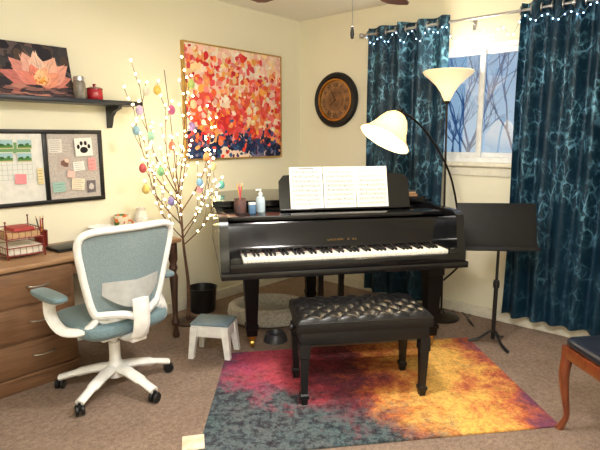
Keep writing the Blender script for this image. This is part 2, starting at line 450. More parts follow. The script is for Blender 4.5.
# ------------------------------------------------------------------ clock
cx_, cz_ = bw(335, 100, 0.03)
ck = thing('wall_clock', 'round black framed wall clock with brown aged dial beside the curtain', 'clock', MB @ Vector((cx_, -.001, cz_)), AB)
FM = RX(PI / 2)     # lathe axis towards the viewer (-y)
bm = BM(); lathe(bm, [(.0, .0), (.225, .0), (.245, .012), (.245, .024), (.232, .040), (.205, .046), (.185, .036), (.180, .022), (.0, .022)], 48, FM); obj('clock_frame', bm, SATIN, ck)
bm = BM(); openlathe(bm, [(.180, .020), (.188, .040), (.174, .040), (.166, .022)], 48, FM); obj('inner_ring', bm, BRASS, ck)
CF = mat('aged_dial', S(168, 126, 82), .6, c2=S(104, 72, 46), scale=16)
bm = BM(); lathe(bm, [(0, .022), (.170, .022), (.170, .025), (0, .025)], 40, FM); obj('dial', bm, CF, ck)
bm = BM(); lathe(bm, [(0, .0255), (.095, .0255), (.095, .0265), (0, .0265)], 36, FM); obj('dial_centre', bm, mat('dial_centre', S(140, 100, 62), .6, c2=S(92, 64, 42), scale=22), ck)
INK = mat('numeral_ink', S(36, 24, 18), .6)
for i, nn in enumerate(['XII', 'I', 'II', 'III', 'IV', 'V', 'VI', 'VII', 'VIII', 'IX', 'X', 'XI']):
    a = -i * PI / 6
    text_mesh('numeral', nn, .050, INK, ck, (-.132 * math.sin(a), -.0262, .132 * math.cos(a)), (PI / 2, -a, 0))
for (L, w, a) in ((.085, .009, -2.3), (.125, .007, -.5)):
    bm = BM(); box(bm, w, .002, L, 0, 0, L / 2 - .012); obj('clock_hand', bm, INK, ck, loc=(0, -.030, 0), rot=(0, a, 0))

# ------------------------------------------------------------------ big abstract flower painting
x0, x1, z0, z1 = -1.38, -.295, 1.208, 2.115
pw, ph_ = x1 - x0, z1 - z0
pt = thing('painting', 'large abstract canvas of red and orange blossoms in a thin gold frame', 'painting', ML @ Vector(((x0 + x1) / 2, 0, z0)), AL)
bm = BM()
bx(bm, -pw / 2, pw / 2, -.035, -.002, 0, .012); bx(bm, -pw / 2, pw / 2, -.035, -.002, ph_ - .012, ph_)
bx(bm, -pw / 2, -pw / 2 + .012, -.035, -.002, .012, ph_ - .012); bx(bm, pw / 2 - .012, pw / 2, -.035, -.002, .012, ph_ - .012)
obj('picture_frame', bm, GOLD, pt, smooth=False)
polys = []; cw, ch = pw - .024, ph_ - .024
def jc(c, j=.12):
    k = random.uniform(1 - j, 1 + j); return (min(1, c[0] * k), min(1, c[1] * k), min(1, c[2] * k), 1)
warm = [S(220, 66, 52), S(234, 100, 62), S(242, 134, 84), S(226, 80, 88), S(246, 164, 108), S(238, 116, 118), S(206, 48, 56), S(248, 172, 84), S(238, 92, 78), S(240, 144, 142)]
pale = [S(250, 222, 200), S(248, 204, 190), S(250, 232, 218), S(246, 192, 178), S(250, 216, 164)]
cold = [S(34, 48, 88), S(48, 68, 112), S(26, 34, 62), S(66, 90, 140), S(86, 54, 86), S(42, 88, 120), S(124, 116, 150)]
for _ in range(240):            # background wash
    x = random.uniform(-.5, .5); z = random.uniform(0, 1)
    c = random.choice(pale) if z > .6 + .1 * x else random.choice(cold if z < .22 else warm)
    polys.append((blob(x * cw, z * ch, .07, .06, 9, random.uniform(0, 3)), jc(c)))
patches = [(-.38, .80), (.30, .86), (.05, .62), (-.20, .50), (.42, .55), (-.45, .42), (.18, .40)]
for _ in range(800):            # broad dabs, smaller ones towards the base
    x = random.uniform(-.5, .5); z = random.uniform(.0, 1)
    edge = .96 - .20 * max(0, x + .05) - .10 * max(0, -x - .3) + .05 * math.sin(9 * x)
    lo = .17 + .06 * math.sin(7 * x + 1) + random.uniform(-.05, .05)
    X, Z = x * cw, z * ch; r = random.uniform(.016, .036)
    near = min((x - a) ** 2 + (z - b) ** 2 for a, b in patches) < .006
    if z > edge or (near and random.random() < .6): c = random.choice(pale)
    elif z < lo: c = random.choice(cold * 4 + warm[:2] + [S(226, 150, 130)]); r *= .7
    elif z < lo + .12: c = random.choice(cold[:4] + warm + warm[:4])
    else: c = random.choice(warm * 3 + pale)
    polys.append((blob(X, Z, r, r * random.uniform(.55, .8), 9, random.uniform(0, 3), .2), jc(c, .15)))
    if random.random() < .35:       # a lighter touch on the dab
        k2 = random.uniform(1.1, 1.35); polys.append((blob(X + r * .15, Z + r * .2, r * .5, r * .28, 8, random.uniform(0, 3)), tuple(min(1, q * k2) for q in c[:3]) + (1,)))
painted('canvas', cw, ch, .02, S(246, 222, 200), polys, pt, loc=(0, -.028, .012))

# ------------------------------------------------------------------ shelf and the things on it
SZ = 1.625
sh = thing('wall_shelf', 'dark navy floating wall shelf with a curved bracket above the notice board', 'shelf', ML @ Vector((0, 0, 0)), AL)
bm = BM(); bx(bm, -3.1, -1.845, -.20, -.002, SZ - .028, SZ, .004); obj('shelf_board', bm, NAVYW, sh)
for x in (-2.0, -2.95):
    bm = BM(); o_ = [(-.002, SZ - .03), (-.17, SZ - .03), (-.165, SZ - .05), (-.10, SZ - .065), (-.055, SZ - .10), (-.04, SZ - .15), (-.025, SZ - .175), (-.002, SZ - .175)]
    prism(bm, o_, -.014, .014, Matrix(((0, 0, 1, x), (1, 0, 0, 0), (0, 1, 0, 0), (0, 0, 0, 1)))); obj('shelf_bracket', bm, NAVYW, sh)
polys = []; w, h = .56, .325
for _ in range(170): polys.append((blob(random.uniform(-.5, .5) * w, random.uniform(0, 1) * h, .05, .03, 7, random.uniform(0, 3)), jc(random.choice([S(54, 54, 62), S(70, 66, 72), S(44, 42, 52), S(90, 80, 82), S(80, 66, 62), S(110, 88, 84)]))))
PX, PZ_ = .085, .07
for a, L, wd, c in [(-1.75, .22, .08, S(164, 92, 90)), (1.60, .17, .07, S(180, 104, 96)), (-1.25, .24, .09, S(192, 116, 112)), (1.22, .20, .09, S(206, 130, 118)), (-.82, .23, .10, S(212, 142, 134)), (.86, .23, .10, S(222, 156, 140)),
                    (-.42, .22, .11, S(226, 172, 160)), (.44, .22, .11, S(232, 178, 158)), (-.02, .22, .10, S(238, 198, 182)), (-1.0, .15, .08, S(218, 134, 122)), (.95, .15, .08, S(228, 150, 126)), (-.35, .14, .08, S(224, 132, 116)), (.38, .13, .08, S(236, 168, 134)), (.05, .11, .07, S(244, 194, 150))]:
    ca, sa = math.cos(a), math.sin(a)
    P2 = lambda u, v: (PX + u * sa + v * ca, PZ_ + u * ca * .95 - v * sa)
    bend = random.uniform(-.02, .02)
    L_ = []
    for q in range(11):
        s = q / 10; L_.append((s * L, wd * .55 * math.sin(PI * s ** .8) * random.uniform(.9, 1.1)))
    pts = L_ + [(u, -v * random.uniform(.9, 1.1)) for u, v in L_[-2:0:-1]]
    polys.append(([P2(u, v + bend * (u / L) ** 2) for u, v in pts], c))
    for _ in range(30):         # strokes running along the petal
        s = random.uniform(.08, .9); lw_ = wd * .5 * math.sin(PI * s ** .8); v = random.uniform(-.9, .9) * lw_; ln = L * random.uniform(.06, .16)
        k = random.choice((.72, .85, 1.06, 1.16)) * (.82 + .3 * s)
        col = tuple(min(1, q * k) for q in c[:3]) + (1,)
        if s < .3 and random.random() < .5: col = jc(random.choice([S(206, 104, 80), S(176, 76, 76)]))
        polys.append(([P2(s * L - ln, v), P2(s * L, v + .004), P2(s * L + ln, v * .85), P2(s * L, v - .004)], col))
for _ in range(20): polys.append((blob(PX + random.uniform(-.03, .03), PZ_ + .025 + random.uniform(-.012, .025), .009, .006, 6, random.uniform(0, 3)), jc(random.choice([S(236, 166, 70), S(214, 124, 56), S(244, 196, 110)]))))
for _ in range(70): polys.append((blob(random.uniform(-.27, .27), random.uniform(.0, .065), .04, .008, 7), jc(random.choice([S(56, 48, 54), S(84, 66, 70), S(140, 100, 96), S(44, 46, 54), S(184, 126, 114)]))))
lt = painted('lotus_canvas', w, h, .02, S(50, 46, 56), polys, loc=ML @ Vector((-2.27 - w / 2, -.105, SZ + .001)), rot=(-.22, 0, AL))
tag(lt, 'canvas picture of a pink water lily on a dark ground leaning on the shelf', 'picture')
def onL(x, off, z): return ML @ Vector((x, -off, z))
xj, _ = lw(80, 97, .12)
j = thing('jar', 'small grey glass jar with a metal lid on the shelf beside the lily picture', 'jar', onL(xj, .12, SZ), AL)
bm = BM(); lathe(bm, [(0, 0), (.034, 0), (.038, .008), (.038, .10), (.030, .114), (0, .114)], 24); obj('jar_body', bm, mat('smoky_glass', S(140, 134, 124), .15, c2=S(110, 104, 98)), j)
bm = BM(); lathe(bm, [(0, .114), (.033, .114), (.033, .136), (.028, .140), (0, .140)], 24); obj('lid', bm, CHROME, j)
xj, _ = lw(95, 97, .11)
j = thing('candle_jar', 'squat red jar with a dark red knobbed lid on the shelf beside the grey jar', 'jar', onL(xj, .11, SZ), AL)
RED = mat('red_ceramic', S(190, 30, 44), .2, c2=S(150, 20, 34), coat=.4)
bm = BM(); lathe(bm, [(0, 0), (.044, 0), (.050, .008), (.050, .058), (.046, .064), (0, .064)], 28); obj('jar_body', bm, RED, j)
bm = BM(); lathe(bm, [(0, .064), (.050, .064), (.050, .074), (.032, .082), (.008, .084), (.008, .090), (.013, .096), (.008, .103), (0, .104)], 28); obj('lid', bm, mat('dark_red_lid', S(130, 24, 36), .25), j)

# ------------------------------------------------------------------ notice board on the wall: white planner half and pin board half in one black frame
BXa, BXb, BXm, BZa, BZb = -2.86, -2.066, -2.445, .965, 1.435
nb = thing('notice_board', 'black framed double notice board, white planner and grey pin board, above the desk', 'board', ML @ Vector((0, 0, 0)), AL)
bm = BM(); f = .026
bx(bm, BXa, BXb, -.024, -.001, BZa, BZa + f, .003); bx(bm, BXa, BXb, -.024, -.001, BZb - f, BZb, .003)
for xa, xb in ((BXa, BXa + f), (BXm - .014, BXm + .014), (BXb - f, BXb)): bx(bm, xa, xb, -.024, -.001, BZa + f, BZb - f, .003)
obj('board_frame', bm, SATIN, nb)
bm = BM(); bx(bm, BXa + f, BXm - .014, -.012, -.001, BZa + f, BZb - f); obj('planner_panel', bm, mat('white_board', S(234, 233, 228), .4), nb)
bm = BM(); bx(bm, BXm + .014, BXb - f, -.012, -.001, BZa + f, BZb - f); obj('pin_panel', bm, mat('grey_cork', S(204, 196, 190), .9, c2=S(172, 164, 160), scale=90), nb)
lift = [0.0]
def card(px, py, w, h, base, polys, lab, name='card', cat='card', rz=0.0, grp='papers on the pin board'):
    lift[0] += .0016
    x, z = lw(px, py, .013)
    o = painted(name, w, h, .0006, base, polys, m=PRINT, loc=onL(x, .0132 + lift[0], z - h / 2), rot=(0, rz, AL)); tag(o, lab, cat, grp)
lines = lambda w, h, n, c: [(rect(-w * .4, h * (i + .6) / (n + .5), w * random.uniform(.1, .4), h * (i + .6) / (n + .5) + h * .03), c) for i in range(n)]
pk = S(30, 28, 32)
paw = [(blob(.0, .040, .027, .021, 12, 0, .04), pk)] + [(blob(a, b, .010, .015, 9, 0, .05), pk) for a, b in ((-.036, .062), (-.014, .084), (.014, .084), (.036, .062))]
card(55, 146, .085, .085, S(226, 222, 216), lines(.085, .085, 6, S(110, 104, 100)), 'white printed card in the upper left of the pin board')
card(64, 163, .085, .09, S(190, 176, 170), [(blob(0, .045, .03, .026), S(120, 90, 82)), (blob(.01, .06, .014, .014), S(226, 200, 186))], 'small brownish photo print in the middle of the pin board', 'photo_print', 'photo', .08)
card(79, 166, .075, .06, S(236, 234, 230), lines(.075, .06, 4, S(120, 116, 114)), 'white lined card below the paw print card on the pin board', 'card', 'card', -.08)
card(92, 164, .055, .085, S(222, 160, 160), lines(.055, .085, 3, S(190, 110, 116)), 'pink note on the right of the pin board', 'note', 'note', -.06)
card(91, 186, .06, .08, S(112, 106, 114), [(blob(0, .04, .018, .024), S(200, 194, 192))], 'dark grey photo print in the lower right corner of the pin board', 'photo_print', 'photo')
card(59, 187, .08, .065, S(160, 196, 188), lines(.08, .065, 3, S(92, 134, 128)), 'pale green note in the lower left of the pin board', 'note', 'note', -.05)
card(77, 184, .085, .075, S(236, 226, 204), lines(.085, .075, 5, S(130, 112, 100)), 'cream note with lines at the bottom of the pin board', 'note', 'note', .1)
card(70, 174, .05, .045, S(240, 196, 190), [], 'small blank pink slip overlapping the cream note on the pin board', 'note', 'note', .15)
card(83, 147, .118, .118, S(238, 236, 232), paw, 'large white card with a black paw print at the top of the pin board', rz=-.05)
g2 = 'papers on the white board'; lift[0] = 0
land = lambda w, h: [(rect(-w / 2, 0, w / 2, h * .45), S(84, 132, 70)), (rect(-w / 2, h * .45, w / 2, h), S(160, 196, 206)), (blob(-.02, h * .45, w * .2, h * .16), S(52, 96, 52)), (blob(w * .2, h * .5, w * .14, h * .18), S(64, 110, 60)), (rect(-w * .48, 0, w * .48, h * .12), S(206, 190, 150))]
cal = [(rect(-.10, .17 + .0, .10, .235), S(120, 160, 110))] + [(rect(-.10 + .0286 * i, .01, -.0988 + .0286 * i, .16), S(150, 150, 150)) for i in range(8)] + [(rect(-.10, .01 + .03 * i, .1, .0112 + .03 * i), S(150, 150, 150)) for i in range(6)]
card(14, 160, .225, .26, S(228, 230, 226), cal, 'wall calendar sheet with a day grid on the white board', 'calendar', 'calendar', 0, g2)
for (px, py, row) in ((5, 144, 'upper'), (24, 144, 'second upper'), (5, 157, 'lower'), (24, 157, 'second lower')):
    card(px, py, .088, .058, S(220, 220, 206), land(.08, .052), {'upper': 'green landscape print top left on the white board, at the photo edge', 'second upper': 'green landscape print top right on the white board', 'lower': 'green landscape print second row left on the white board, at the photo edge', 'second lower': 'green landscape print second row right on the white board'}[row], 'photo_print', 'photo', 0, g2)
card(20, 179, .065, .06, S(238, 150, 158), [], 'pink sticky note on the white board', 'note', 'note', .05, g2)
card(40, 176, .035, .10, S(232, 218, 170), lines(.035, .10, 5, S(160, 130, 80)), 'narrow yellow note on the right of the white board', 'note', 'note', 0, g2)

# ------------------------------------------------------------------ desk
DZ = .71; DX0, DX1, DD = -3.30, -1.785, .50; PDX = -2.535
dk = thing('pedestal_desk', 'brown wooden desk with a bank of three drawers along the left wall', 'desk', onL(0, 0, 0), AL)
bm = BM(); bx(bm, DX0, DX1, -DD, -.016, DZ - .028, DZ, .008); obj('desk_top', bm, WOODT, dk)
bm = BM(); bx(bm, DX0 + .02, PDX, -DD + .025, -.018, .08, DZ - .028, .003); obj('body', bm, WOOD, dk)
bm = BM(); bx(bm, DX0 + .02, PDX, -DD + .018, -.018, 0, .08, .006)
bx(bm, DX0 + .01, PDX + .008, -DD + .008, -.018, .072, .092, .006); obj('plinth', bm, WOOD, dk)
bm = BM(); bx(bm, PDX, DX1 - .03, -DD + .04, -DD + .058, DZ - .11, DZ - .028, .003); bx(bm, DX1 - .05, DX1 - .03, -DD + .058, -.03, DZ - .11, DZ - .028, .003); bx(bm, PDX, DX1 - .05, -.045, -.03, DZ - .11, DZ - .028, .003); obj('apron', bm, WOOD, dk)
DKW = mat('dark_turned_wood', S(74, 46, 32), .4, c2=S(52, 32, 24), scale=14)
for y in (-DD + .05, -.05):
    bm = BM(); lathe(bm, [(0, 0), (.018, 0), (.026, .02), (.017, .05), (.016, .08), (.030, .11), (.018, .14), (.022, .30), (.030, .44), (.018, .47), (.031, .50), (.021, .53), (.031, .56), (.031, DZ - .028), (0, DZ - .028)], 18, T(DX1 - .045, y, 0)); obj('leg', bm, DKW, dk)
ca, cb = DX0 + .04, PDX - .02
PEWT = mat('pewter', S(170, 160, 148), .3, .9)
for r in range(3):
    za = .10 + r * .195; zb = za + .18
    bm = BM(); bx(bm, ca, cb, -DD + .008, -DD + .028, za, zb, .007); bx(bm, ca + .03, cb - .03, -DD + .003, -DD + .01, za + .03, zb - .03, .003)
    d = obj('drawer', bm, WOOD, dk)
    for hx in (-2.74, -3.08):
        bm = BM(); zc = (za + zb) / 2 + .01
        tube(bm, spline([(hx - .055, -DD + .003, zc), (hx - .05, -DD - .016, zc), (hx, -DD - .022, zc - .004), (hx + .05, -DD - .016, zc), (hx + .055, -DD + .003, zc)], 5), .005, 8)
        obj('handle', bm, PEWT, d)

# desk things (placed along the wall)
OGX = -2.72; OW = .10; OD = .11
og = thing('desk_organizer', 'dark red wire two tier letter tray at the left end of the desk', 'organizer', onL(OGX, .22, DZ), AL)
for z in (.02, .115):
    bm = BM()
    L = [(-OW, -OD, z), (OW, -OD, z), (OW, OD, z), (-OW, OD, z)]
    tube(bm, L, .0035, 6, closed=True); tube(bm, [(a, b, c + .045) for a, b, c in L], .003, 6, closed=True)
    for k in range(7):
        x = -OW + 2 * OW * k / 6; tube(bm, [(x, -OD, z + .045), (x, -OD, z), (x, OD, z), (x, OD, z + .045)], .0016, 5)
    for k in range(7):
        y = -OD + 2 * OD * k / 6; tube(bm, [(-OW, y, z + .045), (-OW, y, z), (OW, y, z), (OW, y, z + .045)], .0016, 5)
    obj('tray', bm, COPPER, og)
for sx in (-OW, OW):
    for sy in (-OD, OD):
        bm = BM(); tube(bm, [(sx, sy, 0), (sx, sy, .21)], .0035, 6); ball(bm, (sx, sy, .213), .006); obj('post', bm, COPPER, og)
def paperstack(z, cols, lab, w=.18, d=.20, n=6, name='paper_stack', cat='papers', cx=0):
    bm = BM()
    for k in range(n): box(bm, w, d, .0036, cx + random.uniform(-.004, .004), random.uniform(-.004, .004), z + .0035 * k + .002, 0, RZ(random.uniform(-.015, .015)))
    tag(obj(name, bm, cols, smooth=False, loc=onL(OGX, .22, DZ), rot=LR), lab, cat)
PAPER = mat('white_paper', S(236, 230, 216), .8)
paperstack(.023, PAPER, 'stack of white papers in the lower tray of the red organizer', n=12)
paperstack(.118, mat('kraft_paper', S(206, 170, 128), .8), 'stack of tan envelopes in the upper tray of the red organizer', .17, .19, 8)
bm = BM(); box(bm, .11, .16, .022, .01, 0, .158, .003); tag(obj('notebook', bm, mat('red_cover', S(176, 50, 46), .5), loc=onL(OGX, .22, DZ), rot=LR), 'small red notebook on top of the tan envelopes', 'notebook')
pc = thing('pencil_cup', 'dark red mesh pencil cup standing behind the wire organizer on the desk', 'cup', onL(-2.53, .06, DZ), AL)
bm = BM(); openlathe(bm, [(.036, 0), (.040, .10), (.037, .10), (.033, .004)], 24); lathe(bm, [(0, .002), (.034, .002), (.034, .006), (0, .006)], 24); obj('cup_body', bm, COPPER, pc)
def pencil(loc, dx, dy, L, col, lab, grp, ang=.16):
    t = thing('pencil', lab, 'pencil', loc, 0, grp, rot=(dx, dy, 0))
    bm = BM(); tube(bm, [(0, 0, 0), (0, 0, L)], .004, 6); obj('shaft', bm, mat('pencil_' + str(len(bpy.data.materials)), col, .4), t)
    bm = BM(); lathe(bm, [(.004, L), (.004, L + .012), (.0015, L + .02), (0, L + .02)], 8); obj('tip', bm, mat('tip_' + str(len(bpy.data.materials)), S(210, 180, 140), .6), t)
for dx, dy, c, nm in ((.12, .1, S(196, 60, 40), 'red'), (-.1, .14, S(220, 170, 60), 'yellow'), (.05, -.16, S(60, 60, 70), 'dark grey')):
    p = onL(-2.53, .06, DZ + .008); pencil(p + Vector((-dy * .06, dx * .06, 0)), dx, dy, .17, c, nm + ' pencil in the dark red cup on the desk', 'pencils in the desk cup')
lap = thing('laptop', 'closed thin black laptop lying on the desk beside the organizer', 'laptop', onL(-2.42, .25, DZ), AL + .04)
bm = BM(); box(bm, .27, .18, .010, 0, 0, .006, .004); obj('laptop_base', bm, MATTE, lap)
bm = BM(); box(bm, .27, .18, .007, 0, 0, .0152, .003); obj('laptop_lid', bm, SATIN, lap)
def ondesk(px, off): x, _ = lw(px, 230, off); return onL(x, off, DZ)
bowl = thing('bowl', 'white bowl on the desk next to the flowered mug', 'bowl', ondesk(101, .11), 0)
bm = BM(); openlathe(bm, [(.040, .0), (.070, .030), (.088, .085), (.083, .086), (.064, .034), (.03, .010)], 28); lathe(bm, [(0, 0), (.041, 0), (.041, .012), (0, .012)], 24); obj('bowl_body', bm, WHITEP, bowl)
mg = thing('mug', 'mug with orange and green flower pattern on the desk', 'mug', ondesk(122, .075), 0)
k = NT('floral_mug'); tc = k.n('ShaderNodeTexCoord'); vo = k.n('ShaderNodeTexVoronoi', Scale=34.0); k.l(tc.outputs['Object'], vo.inputs['Vector'])
hs = k.n('ShaderNodeSeparateColor'); k.l(vo.outputs['Color'], hs.inputs[0])
colr = k.ramp(hs.outputs[0], [(0.0, S(236, 224, 200)), (.30, S(226, 120, 50)), (.5, S(74, 130, 72)), (.72, S(236, 228, 206)), (.86, S(196, 60, 60))], 'CONSTANT')
k.l(colr, k.b.inputs['Base Color']); k.b.inputs['Roughness'].default_value = .25
bm = BM(); openlathe(bm, [(.040, 0), (.046, .01), (.050, .14), (.046, .14), (.040, .012)], 28); lathe(bm, [(0, .001), (.041, .001), (.041, .012), (0, .012)], 24); obj('mug_body', bm, k.m, mg)
bm = BM(); tube(bm, spline([(.046, 0, .10), (.072, 0, .098), (.080, 0, .065), (.070, 0, .034), (.045, 0, .030)], 6), .006, 8); obj('handle', bm, mat('orange_glaze', S(216, 110, 50), .3), mg)
vs = thing('vase', 'small white textured vase at the right end of the desk', 'vase', ondesk(142, .085), 0)
bm = BM()
lathe(bm, [(0, 0), (.036, 0), (.056, .036), (.060, .075), (.046, .130), (.030, .155), (.036, .18), (.031, .18), (.022, .158), (0, .14)], 28); obj('vase_body', bm, mat('white_textured_glaze', S(240, 238, 230), .4, c2=S(212, 206, 196), scale=70, bump=.6), vs)

# ------------------------------------------------------------------ lit twig tree with eggs
tx, toff = -1.60, .28
tree = thing('twig_tree', 'tall brown artificial twig tree with warm lights standing beside the desk', 'lit tree', onL(tx, toff, 0), AL)
bm = BM(); lathe(bm, [(0, 0), (.095, 0), (.10, .01), (.085, .022), (.02, .03), (.016, .06), (0, .06)], 28); obj('tree_base', bm, mat('brown_base', S(60, 40, 30), .5), tree)
trunk = spline([(0, 0, .03), (.012, 0, .3), (-.01, .01, .6), (-.03, 0, .9), (-.055, .01, 1.2), (-.085, 0, 1.5), (-.12, 0, 1.84)], 6)
bm = BM(); tube(bm, trunk, [.015 - .0125 * min(1, i / 26) for i in range(len(trunk))], 8)
obj('trunk', bm, BARK, tree)
def trunk_at(z): return min(trunk, key=lambda p: abs(p.z - z))
bulbs = []; tips = []
limbs = [(.60, .27, -.05, 1.02), (.66, -.23, .04, 1.16), (.72, .31, .05, 1.24), (.76, -.34, -.06, 1.38), (.84, .23, -.06, 1.46), (.88, -.36, .02, 1.60), (.94, .11, .08, 1.64), (.96, -.27, .08, 1.76), (1.02, .02, -.06, 1.80), (.66, .15, -.12, 1.18), (.70, -.13, -.12, 1.28), (.94, -.19, -.1, 1.6)]
for (zz, ex, ey, ez) in limbs:
    s = Vector(trunk_at(zz)); e = Vector((ex, ey, ez)); m = s.lerp(e, .5) + Vector((ex * .24, 0, -.04))
    pts = spline([s, m, e], 8); bm = BM()
    tube(bm, pts, [.0050 - .0034 * i / (len(pts) - 1) for i in range(len(pts))], 6)
    for k in range(6):
        i = int(len(pts) * (.24 + .135 * k)); i = min(i, len(pts) - 2); p = pts[i]; side = 1 if k % 2 else -1
        d = (pts[i + 1] - pts[i]).normalized(); nrm = Vector((-d.z * side, random.uniform(-.45, .45), abs(d.x) * .5 + .35))
        dd = (d * 1.1 + nrm * .5).normalized(); L = random.uniform(.10, .17)
        q = p + dd * L + Vector((0, 0, .025)); q.y = max(-.2, min(.2, q.y)); tw = spline([p, p + dd * L * .55, q], 4)
        tube(bm, tw, [.0026, .0025, .0024, .0022, .002, .0018, .0016, .0014, .0013][:len(tw)], 5)
        tips.append(q)
        for f in ((.5, 1.0) if k % 2 else (.3, .65, 1.0)): bulbs.append(tw[int(f * (len(tw) - 1))] + Vector((random.uniform(-.008, .008), -.006, .006)))
    bulbs.append(e)
    obj('branch', bm, BARK, tree)
# keep the lights evenly spread
even = []
for p in sorted(bulbs, key=lambda p: p.y):
    if all((p.x - q.x) ** 2 + (p.z - q.z) ** 2 > .022 ** 2 for q in even): even.append(p)
bulbs = even
b0 = None
for p in bulbs[:98]:
    if b0 is None:
        bm = BM(); ball(bm, (0, 0, 0), .0080, u=8, v=6); b0 = obj('led_bulb', bm, BULB, tree, loc=p)
    else: inst('led_bulb', b0, tree, p)
if len(bulbs) > 98:
    bm = BM()
    for p in bulbs[98:]: ball(bm, p, .0080, u=8, v=6)
    o = obj('far_bulbs', bm, BULB, tree); o['kind'] = 'stuff'
TM = ML @ T(tx, -toff, 0); Ti = TM.inverted(); used = set()
eggs = [(144, 94, 'yellow', S(240, 208, 104), 'high on the left side of the lit tree'), (178, 86, 'lime green', S(180, 202, 118), 'near the top of the lit tree'),
        (131, 158, 'red', S(214, 92, 96), 'at the far left edge of the lit tree'), (128, 135, 'pale blue', S(160, 202, 220), 'on an outer left twig of the lit tree'),
        (152, 183, 'yellow', S(240, 212, 118), 'low on the left side of the lit tree'), (164, 172, 'green', S(120, 180, 134), 'low in the middle of the lit tree'),
        (182, 124, 'purple', S(166, 130, 190), 'in the centre of the lit tree'), (195, 153, 'orange', S(236, 160, 96), 'to the right of the trunk of the lit tree'),
        (203, 188, 'pink', S(236, 158, 184), 'lowest on the right of the lit tree'), (217, 186, 'turquoise', S(106, 190, 190), 'at the far right edge of the lit tree'),
        (206, 170, 'cream yellow', S(244, 228, 166), 'on a right hand twig beside the painting corner'), (160, 118, 'magenta', S(206, 104, 152), 'upper left of the trunk of the lit tree'),
        (190, 100, 'peach', S(244, 190, 156), 'upper right of the trunk of the lit tree'), (172, 205, 'violet', S(154, 140, 204), 'lowest beside the trunk of the lit tree'),
        (150, 140, 'mint', S(170, 220, 196), 'left of the trunk at mid height of the lit tree'), (168, 146, 'coral', S(238, 128, 110), 'close to the trunk at mid height of the lit tree'),
        (142, 116, 'lavender', S(200, 180, 224), 'on an upper left twig of the lit tree'), (210, 150, 'rose', S(228, 134, 150), 'on an upper right twig of the lit tree'),
        (184, 184, 'sky blue', S(130, 180, 226), 'low right of the trunk of the lit tree'), (162, 96, 'white', S(240, 236, 226), 'upper middle of the lit tree')]
for (px, py, cn, cc, where) in eggs:
    x, z = lw(px, py, toff); x -= tx
    cand = sorted(range(len(tips)), key=lambda i: (tips[i].x - x) ** 2 + (tips[i].z - .055 - z) ** 2 + .15 * max(0, tips[i].y) )
    i = next(i for i in cand if i not in used); used.add(i); p = tips[i]
    e = thing('easter_egg', cn + ' plastic egg hanging ' + where, 'egg ornament', TM @ p, AL, 'eggs hanging in the lit tree')
    bm = BM(); prof = []
    for q in range(13):
        a = PI * q / 12; prof.append((max(0, .025 * math.sin(a) * (1 + .12 * math.cos(a))), -.052 - .033 * math.cos(a)))
    prof[0] = (0, prof[0][1]); prof[-1] = (0, prof[-1][1]); lathe(bm, prof, 16)
    obj('shell', bm, mat('egg_' + cn.replace(' ', '_'), cc, .35, c2=tuple(min(1, c * .8) for c in cc[:3]) + (1,), scale=90), e)
    bm = BM(); tube(bm, [(0, 0, -.022), (0, 0, .003)], .001, 5); obj('loop', bm, BRASS, e)

# ------------------------------------------------------------------ office chair
CR = 50
chr_ = thing('office_chair', 'white framed swivel office chair with teal grey mesh back at the desk', 'office chair', (-1.03, 2.69, 0), rad(CR))
for k in range(5):
    a = rad(-105 + 72 * k - CR); Mk = RZ(a)
    bm = BM(); tube(bm, spline([(.03, 0, .125), (.12, 0, .115), (.22, 0, .092), (.31, 0, .066)], 5), [.034] * 5 + [.031] * 5 + [.024] * 6, 12, M=Mk, sq=(1.1, .72)); obj('base_leg', bm, WHITEP, chr_)
    Mc = Mk @ T(.31, 0, 0) @ RZ(.8 + k)
    bm = BM()
    for sx in (-.014, .014): lathe(bm, [(0, -.009), (.025, -.009), (.029, -.004), (.029, .004), (.025, .009), (0, .009)], 20, Mc @ T(0, sx, .0292) @ RX(PI / 2))
    box(bm, .024, .014, .03, .004, 0, .045, .003, Mc); lathe(bm, [(0, .04), (.008, .04), (.008, .07), (0, .07)], 10, Mc); obj('caster', bm, SATIN, chr_)
bm = BM(); lathe(bm, [(0, .075), (.05, .075), (.055, .10), (.055, .135), (.036, .155), (.030, .165), (.030, .27), (.018, .275), (.018, .36), (0, .36)], 24); obj('gas_column', bm, WHITEP, chr_)
bm = BM(); box(bm, .28, .30, .035, 0, .01, .355, .012); box(bm, .09, .2, .03, 0, -.16, .355, .01); obj('seat_plate', bm, WHITEP, chr_)
def cushion(bm, w, d, z0, z1, n=5, crown=.02, M=None, ny=2.0):
    def fn(u, v):
        a = 2 * PI * u; rr = abs(math.cos(a)) ** (2 / n) , abs(math.sin(a)) ** (2 / n)
        ex, ey = math.copysign(rr[0], math.cos(a)) * w / 2, math.copysign(rr[1], math.sin(a)) * d / 2
        if v < .5: t = v / .5; k = 1 - .14 * (1 - t) ** 2; z = z0 + (z1 - z0) * .5 * t
        else: t = (v - .5) / .5; k = math.sqrt(max(0, 1 - t ** 3)); z = (z0 + z1) / 2 + (z1 - z0) * .5 * (1 - (1 - t) ** 2) ** .5 + crown * t
        p = Vector((ex * k, ey * k, z)); return M @ p if M is not None else p
    V = grid(bm, 48, 12, fn); bm.faces.new([V[i][0] for i in range(48)])
    bmesh.ops.remove_doubles(bm, verts=bm.verts, dist=1e-5)
bm = BM(); cushion(bm, .50, .48, .372, .448, 5, .012, T(0, .015, 0)); obj('seat', bm, TEALF, chr_)
